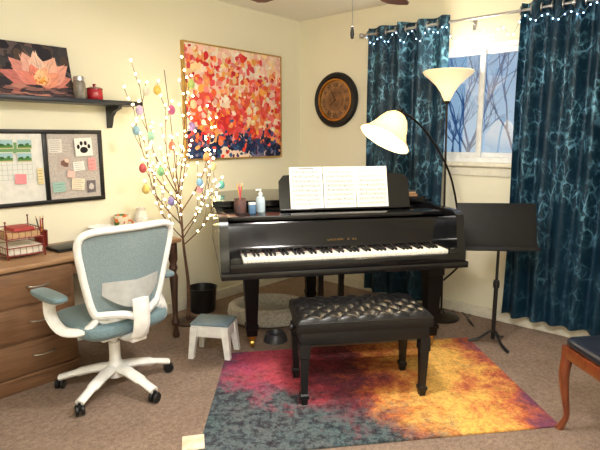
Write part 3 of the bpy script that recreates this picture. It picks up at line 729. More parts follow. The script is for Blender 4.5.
# back: rounded trapezoid, leaning backwards and gently dished
def back_pt(x, z):
    t = max(0, (z - .45)) / .52; return Vector((x, -.175 - .09 * t ** 1.3 + .10 * (x / .24) ** 2 * .45, z))
BC, BH = .70, .242
def back_outline(n=88, k=1.0):
    L = []
    for q in range(n):
        a = 2 * PI * q / n; e = 2 / 6.5
        cx = math.copysign(abs(math.cos(a)) ** e, math.cos(a)); cz = math.copysign(abs(math.sin(a)) ** e, math.sin(a))
        z = BC + BH * cz * k; f = (z - BC + BH) / (2 * BH); w = .170 + .110 * f ** .8; L.append(back_pt(cx * w * k, z))
    return L
bm = BM(); tube(bm, back_outline(), .0185, 10, closed=True); obj('back_frame', bm, WHITEP, chr_)
def mesh_mat():
    k = NT('grey_teal_mesh'); tc = k.n('ShaderNodeTexCoord'); nz = k.n('ShaderNodeTexVoronoi', Scale=260.0); k.l(tc.outputs['Object'], nz.inputs['Vector'])
    k.l(k.ramp(nz.outputs['Distance'], [(.1, S(92, 110, 116)), (.6, S(136, 152, 156))]), k.b.inputs['Base Color']); k.b.inputs['Roughness'].default_value = .8
    return k.m
bm = BM(); OL = back_outline(); rings = []
for r_ in range(9):
    f = r_ / 8; L = []
    for p in OL:
        x = p.x * f; z = BC + (p.z - BC) * f; L.append(bm.verts.new(back_pt(x, z)))
    rings.append(L)
for A, B in zip(rings, rings[1:]):
    for q in range(len(A)): bm.faces.new((A[q], A[(q + 1) % len(A)], B[(q + 1) % len(A)], B[q]))
bmesh.ops.remove_doubles(bm, verts=bm.verts, dist=1e-5); obj('back_mesh', bm, mesh_mat(), chr_)
bm = BM()
def lum(u, v):
    q = abs(2 * u - 1); x = -.160 + .32 * u; z = .600 + .150 * (v - .5) * (1.0 - .55 * q ** 2) + .045 * q ** 1.5; p = back_pt(x, z); return p + Vector((0, -.058 + .034 * q * q, 0))
V = grid(bm, 24, 4, lum); bmesh.ops.solidify(bm, geom=bm.faces[:], thickness=.026); obj('lumbar_support', bm, WHITEP, chr_)
bm = BM(); tube(bm, spline([(0, -.10, .355), (0, -.20, .355), (0, -.265, .39), (0, -.290, .47), (0, -.286, .58)], 6), [.042] * 7 + [.040] * 6 + [.036] * 12, 10, sq=(1.35, .6))
for s in (-1, 1): tube(bm, spline([(0, -.276, .47), (s * .06, -.258, .50), (s * .12, -.215, .505), (s * .17, -.165, .50)], 5), .020, 8)
obj('back_support', bm, WHITEP, chr_)
for s in (-1, 1):
    bm = BM(); tube(bm, spline([(s * .17, -.155, .48), (s * .225, -.13, .43), (s * .290, -.04, .425), (s * .31, .04, .49), (s * .31, .05, .575)], 6), .022, 10, sq=(1.4, .8)); box(bm, .06, .17, .016, s * .31, .03, .58, .005); a = obj('armrest', bm, WHITEP, chr_)
    bm = BM(); cushion(bm, .09, .29, .587, .615, 4, .004, T(s * .315, .035, 0)); obj('arm_pad', bm, TEALF, a)

# ------------------------------------------------------------------ small floor things
st = thing('step_stool', 'small step stool with blue grey top and white splayed legs by the piano', 'step stool', (-.555, 3.15, 0), rad(-10))
BLUEG = mat('blue_grey_plastic', S(124, 146, 162), .4, c2=S(114, 136, 153))
bm = BM(); box(bm, .25, .19, .014, 0, 0, .224, .004); box(bm, .22, .16, .006, 0, 0, .232, .002); obj('stool_top', bm, BLUEG, st)
for sx in (-1, 1):
    for sy in (-1, 1):
        bm = BM(); taper(bm, [(.017, 0), (.020, .10), (.025, .205)], Matrix(((1, 0, -sx * .11, sx * .122), (0, 1, -sy * .11, sy * .095), (0, 0, 1, 0), (0, 0, 0, 1)))); obj('leg', bm, WHITEP, st)
bm = BM()
for sx in (-1, 1): box(bm, .012, .15, .075, sx * .112, 0, .178, .004)
for sy in (-1, 1): box(bm, .20, .012, .075, 0, sy * .084, .178, .004)
box(bm, .245, .185, .012, 0, 0, .211, .004); obj('moulded_rim', bm, WHITEP, st)
bn = thing('waste_bin', 'small black round waste bin against the wall behind the step stool', 'bin', (-.79, 3.99, 0), 0)
bm = BM(); openlathe(bm, [(.09, 0), (.10, .01), (.116, .195), (.120, .20), (.112, .202), (.108, .195), (.094, .012)], 32); lathe(bm, [(0, .001), (.095, .001), (.095, .012), (0, .012)], 28); obj('bin_body', bm, SATIN, bn)
bd = thing('pet_bed', 'round grey white plush pet bed on the carpet under the piano', 'pet bed', (-.24, 3.78, 0), 0)
bm = BM(); openlathe(bm, [(.22, .0), (.275, .02), (.30, .075), (.29, .125), (.26, .145), (.23, .125), (.21, .08), (.20, .04), (.18, .01)], 44, Matrix.Diagonal((1.06, .80, 1, 1))); obj('rim', bm, PLUSH, bd)
bm = BM(); cushion(bm, .40, .30, .003, .075, 2, .012); obj('cushion', bm, mat('pale_grey_plush', S(196, 192, 188), .95, c2=S(158, 154, 150), scale=60, bump=.5), bd)
bg = thing('pet_bowl', 'small dark pet bowl on the carpet in front of the plush pet bed', 'bowl', (-.17, 3.37, 0), 0)
bm = BM(); openlathe(bm, [(.085, .0), (.080, .012), (.066, .055), (.062, .058), (.050, .030), (.03, .014)], 30); lathe(bm, [(0, .001), (.082, .001), (.075, .014), (0, .014)], 28); obj('bowl_body', bm, mat('dark_bowl', S(52, 50, 56), .4), bg)
cpz = flat(199, 441)
bm = BM(); box(bm, .10, .11, .016, 0, 0, .008, .003)
cb = obj('card_box', bm, mat('cream_card', S(236, 224, 204), .7, c2=S(230, 186, 150), scale=16), loc=(cpz.x - .02, cpz.y - .03, 0.0), rot=(0, 0, rad(12))); tag(cb, 'flat cream card box lying on the carpet at the rug corner', 'box')

# ------------------------------------------------------------------ rug
def rug_mat():
    k = NT('abstract_rug'); tc = k.n('ShaderNodeTexCoord'); o = tc.outputs['Object']
    n1 = k.n('ShaderNodeTexNoise', Scale=3.0, Detail=12.0, Roughness=.76, Distortion=.4); k.l(o, n1.inputs['Vector'])
    n2 = k.n('ShaderNodeTexNoise', Scale=4.0, Detail=12.0, Roughness=.8, Distortion=.3)
    mp = k.n('ShaderNodeMapping'); mp.inputs['Location'].default_value = (4.3, 2.1, 7); k.l(o, mp.inputs['Vector']); k.l(mp.outputs['Vector'], n2.inputs['Vector'])
    n3 = k.n('ShaderNodeTexNoise', Scale=70.0, Detail=5.0, Roughness=.85); k.l(o, n3.inputs['Vector'])
    n4 = k.n('ShaderNodeTexNoise', Scale=24.0, Detail=8.0, Roughness=.8); k.l(mp.outputs['Vector'], n4.inputs['Vector'])
    n5 = k.n('ShaderNodeTexNoise', Scale=7.0, Detail=10.0, Roughness=.8); k.l(mp.outputs['Vector'], n5.inputs['Vector'])
    sx = k.n('ShaderNodeSeparateXYZ'); k.l(o, sx.inputs[0])
    fx = k.math('ADD', k.math('MULTIPLY', sx.outputs[0], .54), .50)
    fx = k.math('ADD', fx, k.math('MULTIPLY', k.math('SUBTRACT', n1.outputs['Fac'], .5), .85))
    base = k.ramp(fx, [(0.0, S(134, 76, 112)), (.12, S(186, 78, 112)), (.24, S(200, 84, 98)), (.34, S(146, 58, 70)), (.43, S(98, 50, 60)), (.50, S(158, 74, 58)), (.58, S(220, 134, 70)), (.68, S(244, 192, 104)), (.80, S(244, 188, 98)), (.90, S(200, 108, 74)), (1.0, S(120, 70, 96))])
    # dark speckled teal towards the front left
    fy = k.math('ADD', k.math('MULTIPLY', sx.outputs[1], -1.0), k.math('MULTIPLY', k.math('SUBTRACT', n2.outputs['Fac'], .5), 1.6))
    fy = k.math('SUBTRACT', fy, k.math('MULTIPLY', sx.outputs[0], .60))
    dm = k.ramp(fy, [(.22, (0, 0, 0, 1)), (.54, (.95, .95, .95, 1))])
    dark = k.ramp(n4.outputs['Fac'], [(.32, S(34, 42, 50)), (.46, S(52, 72, 80)), (.56, S(92, 114, 116)), (.66, S(62, 62, 76)), (.78, S(150, 90, 100))])
    c = k.mix(dm, base, dark)
    worn = k.ramp(n5.outputs['Fac'], [(.54, (0, 0, 0, 1)), (.70, (.40, .40, .40, 1))])
    c = k.mix(worn, c, k.ramp(n4.outputs['Fac'], [(.4, S(76, 70, 82)), (.6, S(150, 124, 118))]))
    fl_ = k.ramp(n4.outputs['Fac'], [(.34, S(90, 72, 80)), (.52, S(255, 255, 255)), (.68, S(255, 255, 255))])
    c = k.mix(.5, c, fl_, 'MULTIPLY')
    sp = k.ramp(n3.outputs['Fac'], [(.34, S(112, 102, 102)), (.55, S(255, 250, 244))])
    c = k.mix(.55, c, sp, 'MULTIPLY')
    k.l(c, k.b.inputs['Base Color']); k.b.inputs['Roughness'].default_value = .9; k.b.inputs['Specular IOR Level'].default_value = .15
    k.bump(n3.outputs['Fac'], .3, .004); return k.m
RC = Vector((.387, 2.715, 0))
rugp = [(-.455, 2.02), (1.262, 2.285), (1.17, 3.40), (-.475, 3.13)]
bm = BM(); prism(bm, [(a - RC.x, b - RC.y) for a, b in rugp], 0, .010)
bmesh.ops.bevel(bm, geom=bm.edges[:], offset=.003, segments=2, affect='EDGES')
tag(obj('area_rug', bm, rug_mat(), loc=RC), 'multicoloured abstract rug in pink, orange and dark teal under the bench', 'rug')

# ------------------------------------------------------------------ grand piano
PA = rad(12); PL = Vector((.292, 2.84, 0)); MP = Matrix.Translation(PL) @ RZ(PA)
pn = thing('grand_piano', 'black lacquered grand piano in the corner of the room', 'piano', PL, PA)
W = .735
outer = [(-W, .30), (-W, .8), (-W, 1.08)] + [(p.x, p.y) for p in spline([(-W, 1.08, 0), (-.70, 1.27, 0), (-.58, 1.41, 0), (-.40, 1.48, 0), (-.18, 1.47, 0), (0, 1.39, 0), (.12, 1.25, 0), (.24, 1.08, 0), (.40, .94, 0), (.58, .82, 0), (.69, .68, 0), (W, .50, 0)], 5)][1:] + [(W, .30)]
def inset(P, d):
    out = []; n = len(P)
    for i in range(n):
        a = Vector(P[max(i - 1, 0)]); b = Vector(P[min(i + 1, n - 1)]); t = (b - a).normalized(); out.append((P[i][0] + t.y * d, P[i][1] - t.x * d))
    return out
inner = inset(outer, .045)
RB, RT = .635, .945; KB = .615; KZ = .008        # KZ lifts the keys
bm = BM(); prism(bm, outer + inner[::-1], RB, RT); obj('case_rim', bm, BLACK, pn)
bm = BM(); prism(bm, outer, .650, .670)
for a in (-.45, -.1, .25): box(bm, .06, .75 if a < .2 else .45, .05, a, .75, .625, .005)
obj('soundboard', bm, SATIN, pn)
for s in (-1, 1):
    bm = BM(); prof = [(.035, KB), (.035, .705), (.05, .74), (.065, .80), (.072, .88), (.09, .925), (.13, .945), (.32, .945), (.32, KB)]
    prism(bm, prof, s * W - (.05 if s > 0 else 0), s * W + (0 if s > 0 else .05), Matrix(((0, 0, 1, 0), (1, 0, 0, 0), (0, 1, 0, 0), (0, 0, 0, 1)))); obj('arm', bm, BLACK, pn)
    bm = BM(); bx(bm, min(s * .617, s * .684), max(s * .617, s * .684), .012, .175, .654, .736, .008); obj('key_block', bm, BLACK, pn)
bm = BM(); bx(bm, -W, W, -.005, .62, KB, .653, .006); obj('keybed', bm, BLACK, pn)
bm = BM(); bx(bm, -.684, .684, .0, .02, .653, .703, .004); obj('key_slip', bm, BLACK, pn)
bm = BM(); bx(bm, -.616, .616, .022, .19, .653, .698); kb = obj('keyboard', bm, MATTE, pn)
pitch = 1.225 / 52
bm = BM(); box(bm, pitch - .0012, .150, .022, 0, .098, .706 + KZ, .0015); wk = obj('white_key', bm, IVORY, kb, loc=(-.6125 + pitch / 2, 0, 0))
for i in range(1, 52): inst('white_key', wk, kb, (-.6125 + pitch * (i + .5), 0, 0))
bk0 = None
for i in range(51):
    if (i % 7) in (0, 2, 3, 5, 6):      # white keys run A B C D E F G
        x = -.6125 + pitch * (i + 1)
        if bk0 is None:
            bm = BM(); prism(bm, [(.075, .717 + KZ), (.081, .730 + KZ), (.173, .731 + KZ), (.173, .717 + KZ)], -.0055, .0055, Matrix(((0, 0, 1, 0), (1, 0, 0, 0), (0, 1, 0, 0), (0, 0, 0, 1)))); bk0 = obj('black_key', bm, EBONY, kb, loc=(x, 0, 0))
        else: inst('black_key', bk0, kb, (x, 0, 0))
bm = BM(); bx(bm, -.616, .616, .174, .180, .723, .730); obj('felt_strip', bm, FELT, pn)
bm = BM(); prism(bm, [(.180, .71), (.180, .743), (.196, .758), (.226, .876), (.236, .892), (.250, .892), (.250, .71)], -.684, .684, Matrix(((0, 0, 1, 0), (1, 0, 0, 0), (0, 1, 0, 0), (0, 0, 0, 1)))); fb = obj('fallboard', bm, BLACK, pn)
random.seed(4)                      # faded gold name, too small in the photo to read: letter-like strokes
for i in range(12):
    if i in (7, 9): continue
    bm = BM(); x = -.085 + i * .0155; M_ = T(0, .2005, .780) @ RX(-rad(13.8))
    box(bm, .0016, .001, .011, x, -.0025, 0, 0, M_); box(bm, .006, .001, .0016, x + .003, -.0025, random.choice((-.0045, 0, .0045)), 0, M_)
    if i % 3: box(bm, .0016, .001, .011, x + .0065, -.0025, 0, 0, M_)
    obj('gold_letter', bm, DULLGOLD, fb)
bm = BM(); bx(bm, -.684, .684, .232, .60, .905, .930, .004); obj('music_shelf', bm, BLACK, pn)
lid_o = inset(outer, -.012)
lid_pts = [p for p in lid_o if p[1] > .56]; lid_pts = [(-W - .012, .56)] + lid_pts + [(lid_pts[-1][0] + .02, .56)]
bm = BM(); prism(bm, lid_pts, .947, .965); obj('lid', bm, BLACK, pn)
bm = BM(); prism(bm, [(-W - .012, .57), (-W - .012, .92), (.40, .92), (.55, .845), (.68, .70), (.715, .57)], .967, .983); obj('lid_flap', bm, BLACK, pn)
MD = T(.085, .385, .932) @ RX(-rad(14))
bm = BM(); prism(bm, [(-.43, 0), (.43, 0), (.43, .19), (.40, .225), (.30, .235), (-.30, .235), (-.40, .225), (-.43, .19)], -.008, .008, MD @ RX(PI / 2)); bx(bm, -.43, .43, -.035, -.008, 0, .012, .003, MD); obj('music_desk', bm, BLACK, pn)
for (lx, ly) in ((-.515, .53), (.655, .30), (.04, 1.19)):
    bm = BM(); taper(bm, [(.034, .085), (.036, .13), (.042, .135), (.042, .16), (.036, .165), (.050, .50), (.058, .505), (.058, .640)], T(lx, ly, 0)); lg = obj('leg', bm, LEGBLACK, pn, smooth=False)
    bm = BM(); lathe(bm, [(0, -.014), (.026, -.014), (.030, -.009), (.030, .009), (.026, .014), (0, .014)], 18, T(lx, ly, .030) @ RY(PI / 2)); box(bm, .05, .02, .035, lx, ly, .068, .004); obj('caster', bm, BRASS, lg)
bm = BM()
for s in (-1, 1): taper(bm, [(.016, .15), (.020, .30), (.016, .45), (.022, .612)], T(s * .07, .43, 0))
bx(bm, -.15, .15, .38, .48, .10, .16, .008); bx(bm, -.12, .12, .40, .46, .592, .616, .004); lyr = obj('pedal_lyre', bm, LEGBLACK, pn)
for k in (-1, 0, 1):
    bm = BM(); tube(bm, spline([(k * .07, .40, .125), (k * .07, .33, .122), (k * .07, .28, .108)], 4), [.008] * 5 + [.012] * 4, 10, sq=(1.1, .5)); obj('pedal', bm, BRASS, lyr)

# sheet music and what stands on the piano
random.seed(11)
def sheet(i, lab):
    w, h = .212, .262; polys = []; ink = S(100, 98, 98)
    for s in range(8):
        z = .018 + s * .029
        for q in range(5): polys.append((rect(-w * .44, z + q * .0034, w * .44, z + q * .0034 + .0009), S(150, 148, 144)))
        for q in range(12):
            x = -w * .42 + w * .84 * (q + random.random()) / 12; zz = z + random.uniform(0, .013)
            polys.append((blob(x, zz, .0027, .0021, 6), ink)); polys.append((rect(x + .0015, zz, x + .0025, zz + .010), ink))
    if i == 0: polys.append((rect(-.05, h - .014, .05, h - .009), ink))
    p = MP @ MD @ Vector((-.255 + .216 * i, -.0125, .0135))
    o = painted('sheet_music', w, h, .0006, S(226, 224, 218), polys, m=PRINT, loc=p, rot=(-rad(14), (0, .006, -.006)[i], PA)); tag(o, lab, 'sheet music', 'sheet music on the piano')
sheet(0, 'left page of the three sheets of music on the piano music desk')
sheet(1, 'middle page of the three sheets of music on the piano music desk')
sheet(2, 'right page of the three sheets of music on the piano music desk')
def onP(x, y, z): return MP @ Vector((x, y, z))
PZ = .930
cup = thing('pen_cup', 'brown pen cup full of pencils on the left of the piano', 'cup', onP(-.585, .42, PZ), PA)
bm = BM(); openlathe(bm, [(.036, 0), (.038, .004), (.038, .085), (.034, .085), (.034, .006)], 24); lathe(bm, [(0, .001), (.035, .001), (.035, .006), (0, .006)], 24); obj('cup_body', bm, mat('brown_cup', S(120, 84, 70), .5, c2=S(80, 70, 80), scale=30), cup)
for dx, dy, c, nm in ((.14, .12, S(220, 70, 50), 'red'), (-.12, .16, S(90, 170, 90), 'green'), (.06, -.18, S(240, 186, 60), 'yellow'), (-.14, -.10, S(60, 110, 180), 'blue'), (.16, -.02, S(216, 90, 150), 'pink')):
    pencil(onP(-.585, .42, PZ + .008) + Vector((-dy * .07, dx * .07, 0)), dx, dy, .155, c, nm + ' pencil in the brown cup on the piano', 'pencils in the piano cup')
bt = thing('hand_sanitizer', 'clear pump bottle with a white pump on the left of the piano', 'bottle', onP(-.46, .42, PZ), PA)
bm = BM(); lathe(bm, [(0, 0), (.026, 0), (.029, .006), (.029, .075), (.024, .092), (.011, .098), (.011, .106), (0, .106)], 24); obj('bottle_body', bm, mat('clear_gel', S(196, 212, 220), .12, c2=S(170, 190, 204)), bt)
bm = BM(); lathe(bm, [(0, .106), (.013, .106), (.013, .12), (.005, .122), (.005, .136), (0, .136)], 16); tube(bm, [(.006, 0, .138), (-.022, 0, .138), (-.028, 0, .132)], .005, 8); obj('pump', bm, WHITEP, bt)
tn = thing('eraser_box', 'small blue and white box beside the pump bottle on the piano', 'box', onP(-.52, .36, PZ), PA + .2)
bm = BM(); box(bm, .04, .025, .055, 0, 0, .0275, .003); obj('box_body', bm, mat('blue_card', S(84, 120, 156), .6), tn)
bm = BM(); box(bm, .042, .027, .014, 0, 0, .061, .003); obj('box_lid', bm, WHITEP, tn)
for i, (c, lab, z, w) in enumerate(((S(110, 66, 44), 'brown music book lying lowest on the right of the piano lid', .983, .20), (S(34, 40, 48), 'dark music book lying on top of the brown book on the piano lid', 1.001, .19))):
    b = thing('music_book', lab, 'book', onP(.56, .68, z), PA + .05 - .1 * i, 'books on the piano lid')
    cm = mat('cover_%d' % i, c, .5)
    bm = BM(); bx(bm, -w / 2, w / 2, -.10, .10, 0, .002); bx(bm, -w / 2, w / 2, -.10, .10, .016, .018); bx(bm, -w / 2, -w / 2 + .003, -.10, .10, .002, .016); obj('cover', bm, cm, b, smooth=False)
    bm = BM(); bx(bm, -w / 2 + .004, w / 2 - .004, -.096, .096, .0022, .0158); obj('pages', bm, mat('pages_%d' % i, S(190, 150, 110), .8), b, smooth=False)

# ------------------------------------------------------------------ tufted bench
bA = rad(8.5); fl_ = flat(301, 407); fr_ = flat(423, 394)
mid = (fl_ + fr_) / 2; back = Vector((-math.sin(bA), math.cos(bA), 0))
BP = mid + back * .15
be = thing('piano_bench', 'black button tufted leather piano bench standing on the rug', 'bench', (BP.x, BP.y, .010), bA)
BW, BD = .71, .38; BZ = .012
bm = BM(); px_ = BW / 15; py_ = BD / 6.6
def tuft(u, v):
    x = (u - .5) * BW; y = (v - .5) * BD
    a = x / px_ + y / py_; b = x / px_ - y / py_
    k = abs(math.sin(PI * a / 2) * math.sin(PI * b / 2))
    ex = min(u, 1 - u) * BW; ey = min(v, 1 - v) * BD; e = min(ex, ey)
    edge = min(1, e / .045); edge = math.sqrt(max(0, 1 - (1 - edge) ** 2))
    return Vector((x, y, .435 + BZ + .026 * edge + .010 * edge * k ** .7))
V = grid(bm, 180, 96, tuft)
loop = [V[i][0] for i in range(181)] + [V[180][j] for j in range(1, 97)] + [V[i][96] for i in range(179, -1, -1)] + [V[0][j] for j in range(95, 0, -1)]
low = [bm.verts.new((v.co.x * 1.0, v.co.y, .398)) for v in loop]; mids = [bm.verts.new((v.co.x * 1.012, v.co.y * 1.02, .422)) for v in loop]; n = len(loop)
for i in range(n):
    j2 = (i + 1) % n; bm.faces.new((loop[i], loop[j2], mids[j2], mids[i])); bm.faces.new((mids[i], mids[j2], low[j2], low[i]))
bm.faces.new(low); cu = obj('cushion', bm, LEATHER, be, ang=80)
bm = BM(); tube(bm, [(-BW / 2, -BD / 2, .436 + BZ), (BW / 2, -BD / 2, .436 + BZ), (BW / 2, BD / 2, .436 + BZ), (-BW / 2, BD / 2, .436 + BZ)], .005, 6, closed=True); obj('piping', bm, LEATHER, cu)
bt0 = None
for i in range(-12, 13):
    for j_ in range(-4, 5):
        if (i + j_) % 2: continue
        x, y = i * px_, j_ * py_
        if abs(x) > BW / 2 - .04 or abs(y) > BD / 2 - .04: continue
        if bt0 is None:
            bm = BM(); ball(bm, (0, 0, 0), (.008, .008, .004), u=12, v=8); bt0 = obj('button', bm, LEATHER, cu, loc=(x, y, .4615 + BZ))
        else: inst('button', bt0, cu, (x, y, .4615 + BZ))
bm = BM(); bx(bm, -BW / 2 + .012, BW / 2 - .012, -BD / 2 + .012, BD / 2 - .012, .328, .398, .004); obj('bench_frame', bm, SATIN, be)
for sx in (-1, 1):
    for sy in (-1, 1):
        bm = BM(); taper(bm, [(.015, 0), (.018, .03), (.023, .036), (.023, .052), (.016, .06), (.023, .255), (.028, .262), (.028, .335)], T(sx * .322, sy * .155, 0)); obj('leg', bm, SATIN, be, smooth=False)
    bm = BM(); lathe(bm, [(0, 0), (.008, 0), (.008, .02), (.018, .022), (.020, .03), (.018, .04), (0, .042)], 16, T(sx * (BW / 2 - .02), 0, .365) @ RY(sx * PI / 2)); obj('adjusting_knob', bm, SATIN, be)

# ------------------------------------------------------------------ music stand
ms = flat(491, 346); MS_ = thing('music_stand', 'black metal music stand with solid desk in front of the window curtain', 'music stand', (ms.x + .02, ms.y + .03, 0), rad(-4))
bm = BM(); tube(bm, [(0, 0, .04), (0, 0, .42)], .014, 12); tube(bm, [(0, 0, .42), (0, 0, .80)], .0095, 12); obj('pole', bm, SATIN, MS_)
bm = BM(); lathe(bm, [(0, .40), (.02, .40), (.021, .43), (.017, .45), (0, .45)], 16); obj('collar', bm, SATIN, MS_)
for k in range(3):
    a = rad(-70 + 120 * k); bm = BM(); tube(bm, spline([(0, 0, .10), (.03, 0, .085), (.09, 0, .035), (.16, 0, .010)], 5), .0105, 8, M=RZ(a), sq=(1, .8)); obj('leg', bm, SATIN, MS_)
DM = T(-.03, -.03, .815) @ RX(-rad(16))
bm = BM(); bx(bm, -.25, .25, -.003, .003, -.155, .155, .002, DM); bx(bm, -.25, .25, -.055, -.003, -.158, -.152, .002, DM); bx(bm, -.25, .25, -.058, -.053, -.158, -.135, .002, DM); obj('desk', bm, MATTE, MS_)
bm = BM(); box(bm, .10, .022, .07, 0.01, .014, -.02, .004, DM); obj('tilt_bracket', bm, SATIN, MS_)

# ------------------------------------------------------------------ floor lamp with two shades
LP = Vector((1.10, 3.82, 0))
lp = thing('floor_lamp', 'dark floor lamp with upright glass bowl and a bent reading arm behind the piano', 'floor lamp', LP, 0)
bm = BM(); lathe(bm, [(0, 0), (.135, 0), (.14, .012), (.12, .026), (.03, .04), (.018, .07), (0, .07)], 32); obj('lamp_base', bm, DARKMET, lp)
bm = BM(); top = at(447, 101, LP.y) - LP; tube(bm, [(0, 0, .05), (top.x * .5, 0, .9), (top.x, 0, top.z)], .0078, 12); lathe(bm, [(0, 0), (.016, 0), (.020, .012), (.012, .03), (0, .03)], 16, T(top.x, 0, top.z - .02)); lathe(bm, [(0, 0), (.015, .0), (.017, .02), (.015, .04), (0, .04)], 16, T(0, 0, .80)); obj('pole', bm, DARKMET, lp)
# bowl shade
bm = BM(); Mt = T(top.x, top.y, top.z)
pr = [(.020, .0), (.030, .020), (.048, .060), (.082, .110), (.130, .155), (.168, .185), (.180, .205), (.176, .209)]
inn = [(r - .005, z + .004) for r, z in pr[::-1]]
SHADE = glowglass('frosted_lamp_glass', S(236, 222, 190), S(255, 226, 174), Mt @ Vector((0, 0, .12)), .06, .22, 1.0, .42)
openlathe(bm, pr + inn, 40, Mt); obj('bowl_shade', bm, SHADE, lp)
ap = [Vector((0.004, 0, .30)) + LP, at(461, 262, 3.81), at(460, 238, 3.79), at(457, 208, 3.75), at(451, 178, 3.69), at(440, 153, 3.61), at(426, 132, 3.53), at(412, 118, 3.45), at(400, 112, 3.40)]
ap = [p - LP for p in ap]
bm = BM(); tube(bm, spline(ap, 7), .0075, 10); obj('reading_arm', bm, DARKMET, lp)
ax = Vector((-.50, -.22, -.84)).normalized(); Q = Vector((0, 0, 1)).rotation_difference(ax).to_matrix().to_4x4(); nk = ap[-1]
Ms = Matrix.Translation(nk) @ Q
bm = BM(); lathe(bm, [(0, -.02), (.018, -.018), (.024, .0), (.026, .03), (0, .03)], 20, Ms); obj('socket', bm, DARKMET, lp)
pr = [(.030, .012), (.046, .018), (.076, .045), (.098, .085), (.112, .125), (.136, .170), (.172, .205), (.175, .210)]
openlathe_prof = pr + [(r - .005, z - .001) for r, z in pr[::-1]]
SHADE2 = glowglass('lit_lamp_glass', S(232, 212, 172), S(255, 216, 140), Ms @ Vector((0, 0, .12)), .09, .20, 1.5, .34)
bm = BM(); openlathe(bm, openlathe_prof, 40, Ms); obj('reading_shade', bm, SHADE2, lp)
def plight(name, loc, w, col, r, parent=None):
    d = bpy.data.lights.new(name, 'POINT'); d.energy = w; d.color = col[:3]; d.shadow_soft_size = r
    o = bpy.data.objects.new(name, d); C.objects.link(o); o.location = loc
    if parent is not None: o.parent = parent
    return o
bm = BM(); ball(bm, (0, 0, .11), (.026, .026, .036), Ms); obj('light_bulb', bm, mat('bulb_glass', S(255, 250, 235), .4, em=S(255, 236, 196), es=30), lp)
plight('reading_light', Ms @ Vector((0, 0, .18)), 11, (1, .88, .66), .04, lp)
plight('bowl_light', Vector((top.x, 0, top.z + .17)), 9, (1, .93, .80), .05, lp)

# cable on the floor
cpts = [flat(x, y, .006) for x, y in ((448, 318), (456, 308), (466, 316), (474, 326), (468, 318), (478, 306), (484, 300))]
bm = BM(); tube(bm, spline(cpts, 8), .004, 6); tag(obj('power_cable', bm, SATIN), 'black power cable curling on the carpet near the back wall', 'cable')

# ------------------------------------------------------------------ footstool at the right edge
fa = rad(6); FSp = Vector((1.235, 2.29, 0))
fs = thing('footstool', 'dark leather seat on reddish wood with curved leg at the right photo edge', 'stool', FSp, fa)
FW, FD = .52, .44
bm = BM(); bx(bm, .0, FW, -FD, 0, .365, .422, .006); obj('seat_frame', bm, CHERRY, fs)
bm = BM(); cushion(bm, FW, FD, .416, .462, 10, .010, T(FW / 2, -FD / 2, 0)); obj('seat', bm, NAVYL, fs)
for sx, x in ((-1, .03), (1, FW - .03)):
    for sy, y in ((1, -.03), (-1, -FD + .03)):
        bm = BM(); d = Vector((sx * .7, sy * .7, 0))
        P = [Vector((x, y, .42)), Vector((x, y, .36)) + d * .012, Vector((x, y, .27)) + d * .020, Vector((x, y, .16)) + d * .006, Vector((x, y, .08)) - d * .006, Vector((x, y, .03)) + d * .008, Vector((x, y, .0)) + d * .02]
        Q_ = spline(P, 5); R_ = [.024, .027, .024, .017, .013, .015, .021]; rr = []
        for i in range(len(Q_)):
            f = i / 5; k0 = min(int(f), 5); rr.append(R_[k0] + (R_[k0 + 1] - R_[k0]) * (f - k0))
        tube(bm, Q_, rr, 12); obj('leg', bm, CHERRY, fs)

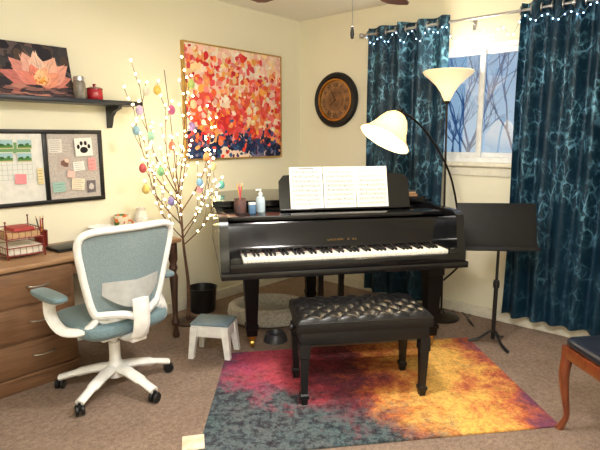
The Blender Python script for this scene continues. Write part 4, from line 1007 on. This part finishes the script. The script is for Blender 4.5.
# ------------------------------------------------------------------ ceiling fan
FX, FY = .20, 2.20
fan = thing('ceiling_fan', 'ceiling fan with wooden blades and a dangling pull chain', 'ceiling fan', (FX, FY, 0), 0)
FB = mat('fan_blade_wood', S(110, 60, 40), .4, c2=S(84, 44, 30), scale=10, stretch=(1, 8, 8))
bm = BM(); lathe(bm, [(0, 2.20), (.012, 2.20), (.012, 2.40), (.05, 2.41), (.065, 2.45), (.065, H - .001), (0, H - .001)], 24); obj('downrod', bm, BRASS, fan)
bm = BM(); lathe(bm, [(0, 2.04), (.06, 2.04), (.11, 2.06), (.12, 2.10), (.12, 2.17), (.09, 2.21), (0, 2.22)], 32); obj('motor', bm, BRASS, fan)
for k in range(5):
    Mk = RZ(rad(62 + 72 * k)) @ T(0, 0, 2.058) @ RX(rad(10))
    bm = BM(); prism(bm, [(.16, -.04), (.20, -.06), (.60, -.07), (.64, -.05), (.65, 0), (.64, .05), (.60, .07), (.20, .06), (.16, .04)], -.004, .004, Mk); bl = obj('blade', bm, FB, fan)
    bm = BM(); prism(bm, [(.10, -.015), (.20, -.03), (.22, 0), (.20, .03), (.10, .015)], -.010, -.005, Mk); obj('blade_iron', bm, BRASS, bl)
bm = BM(); lathe(bm, [(0, 1.965), (.05, 1.968), (.10, 1.985), (.13, 2.02), (.135, 2.04), (0, 2.04)], 28); obj('light_bowl', bm, BOWL, fan)
bm = BM(); tube(bm, [(.0, -.14, 2.05), (0, -.142, 1.80)], .0018, 6); obj('pull_chain', bm, CHROME, fan)
bm = BM(); lathe(bm, [(0, 0), (.006, .004), (.008, .02), (.005, .045), (0, .05)], 12, T(0, -.142, 1.755)); obj('chain_fob', bm, SATIN, fan)

# ------------------------------------------------------------------ light and sky
plight('tree_glow', TM @ Vector((0, -.10, 1.35)), 3.5, (1, .88, .64), .25)
d = bpy.data.lights.new('rear_fill_light', 'AREA'); d.shape = 'DISK'; d.size = 1.0; d.energy = 72; d.color = (1, .985, .955)  # added area fill under the ceiling behind the camera, not a known fixture
o = bpy.data.objects.new('rear_fill_light', d); C.objects.link(o); o.location = (.15, .35, 2.44)
w = bpy.data.worlds.new('dusk_sky'); SC.world = w; w.use_nodes = True; nt = w.node_tree; bgn = nt.nodes['Background']
tc = nt.nodes.new('ShaderNodeTexCoord'); sx = nt.nodes.new('ShaderNodeSeparateXYZ'); rp = nt.nodes.new('ShaderNodeValToRGB')
nt.links.new(tc.outputs['Generated'], sx.inputs[0]); nt.links.new(sx.outputs[2], rp.inputs['Fac']); nt.links.new(rp.outputs['Color'], bgn.inputs['Color'])
rp.color_ramp.elements[0].position = 0.0; rp.color_ramp.elements[0].color = S(176, 212, 244); rp.color_ramp.elements[1].position = .5; rp.color_ramp.elements[1].color = S(112, 170, 232)
bgn.inputs['Strength'].default_value = 0.95
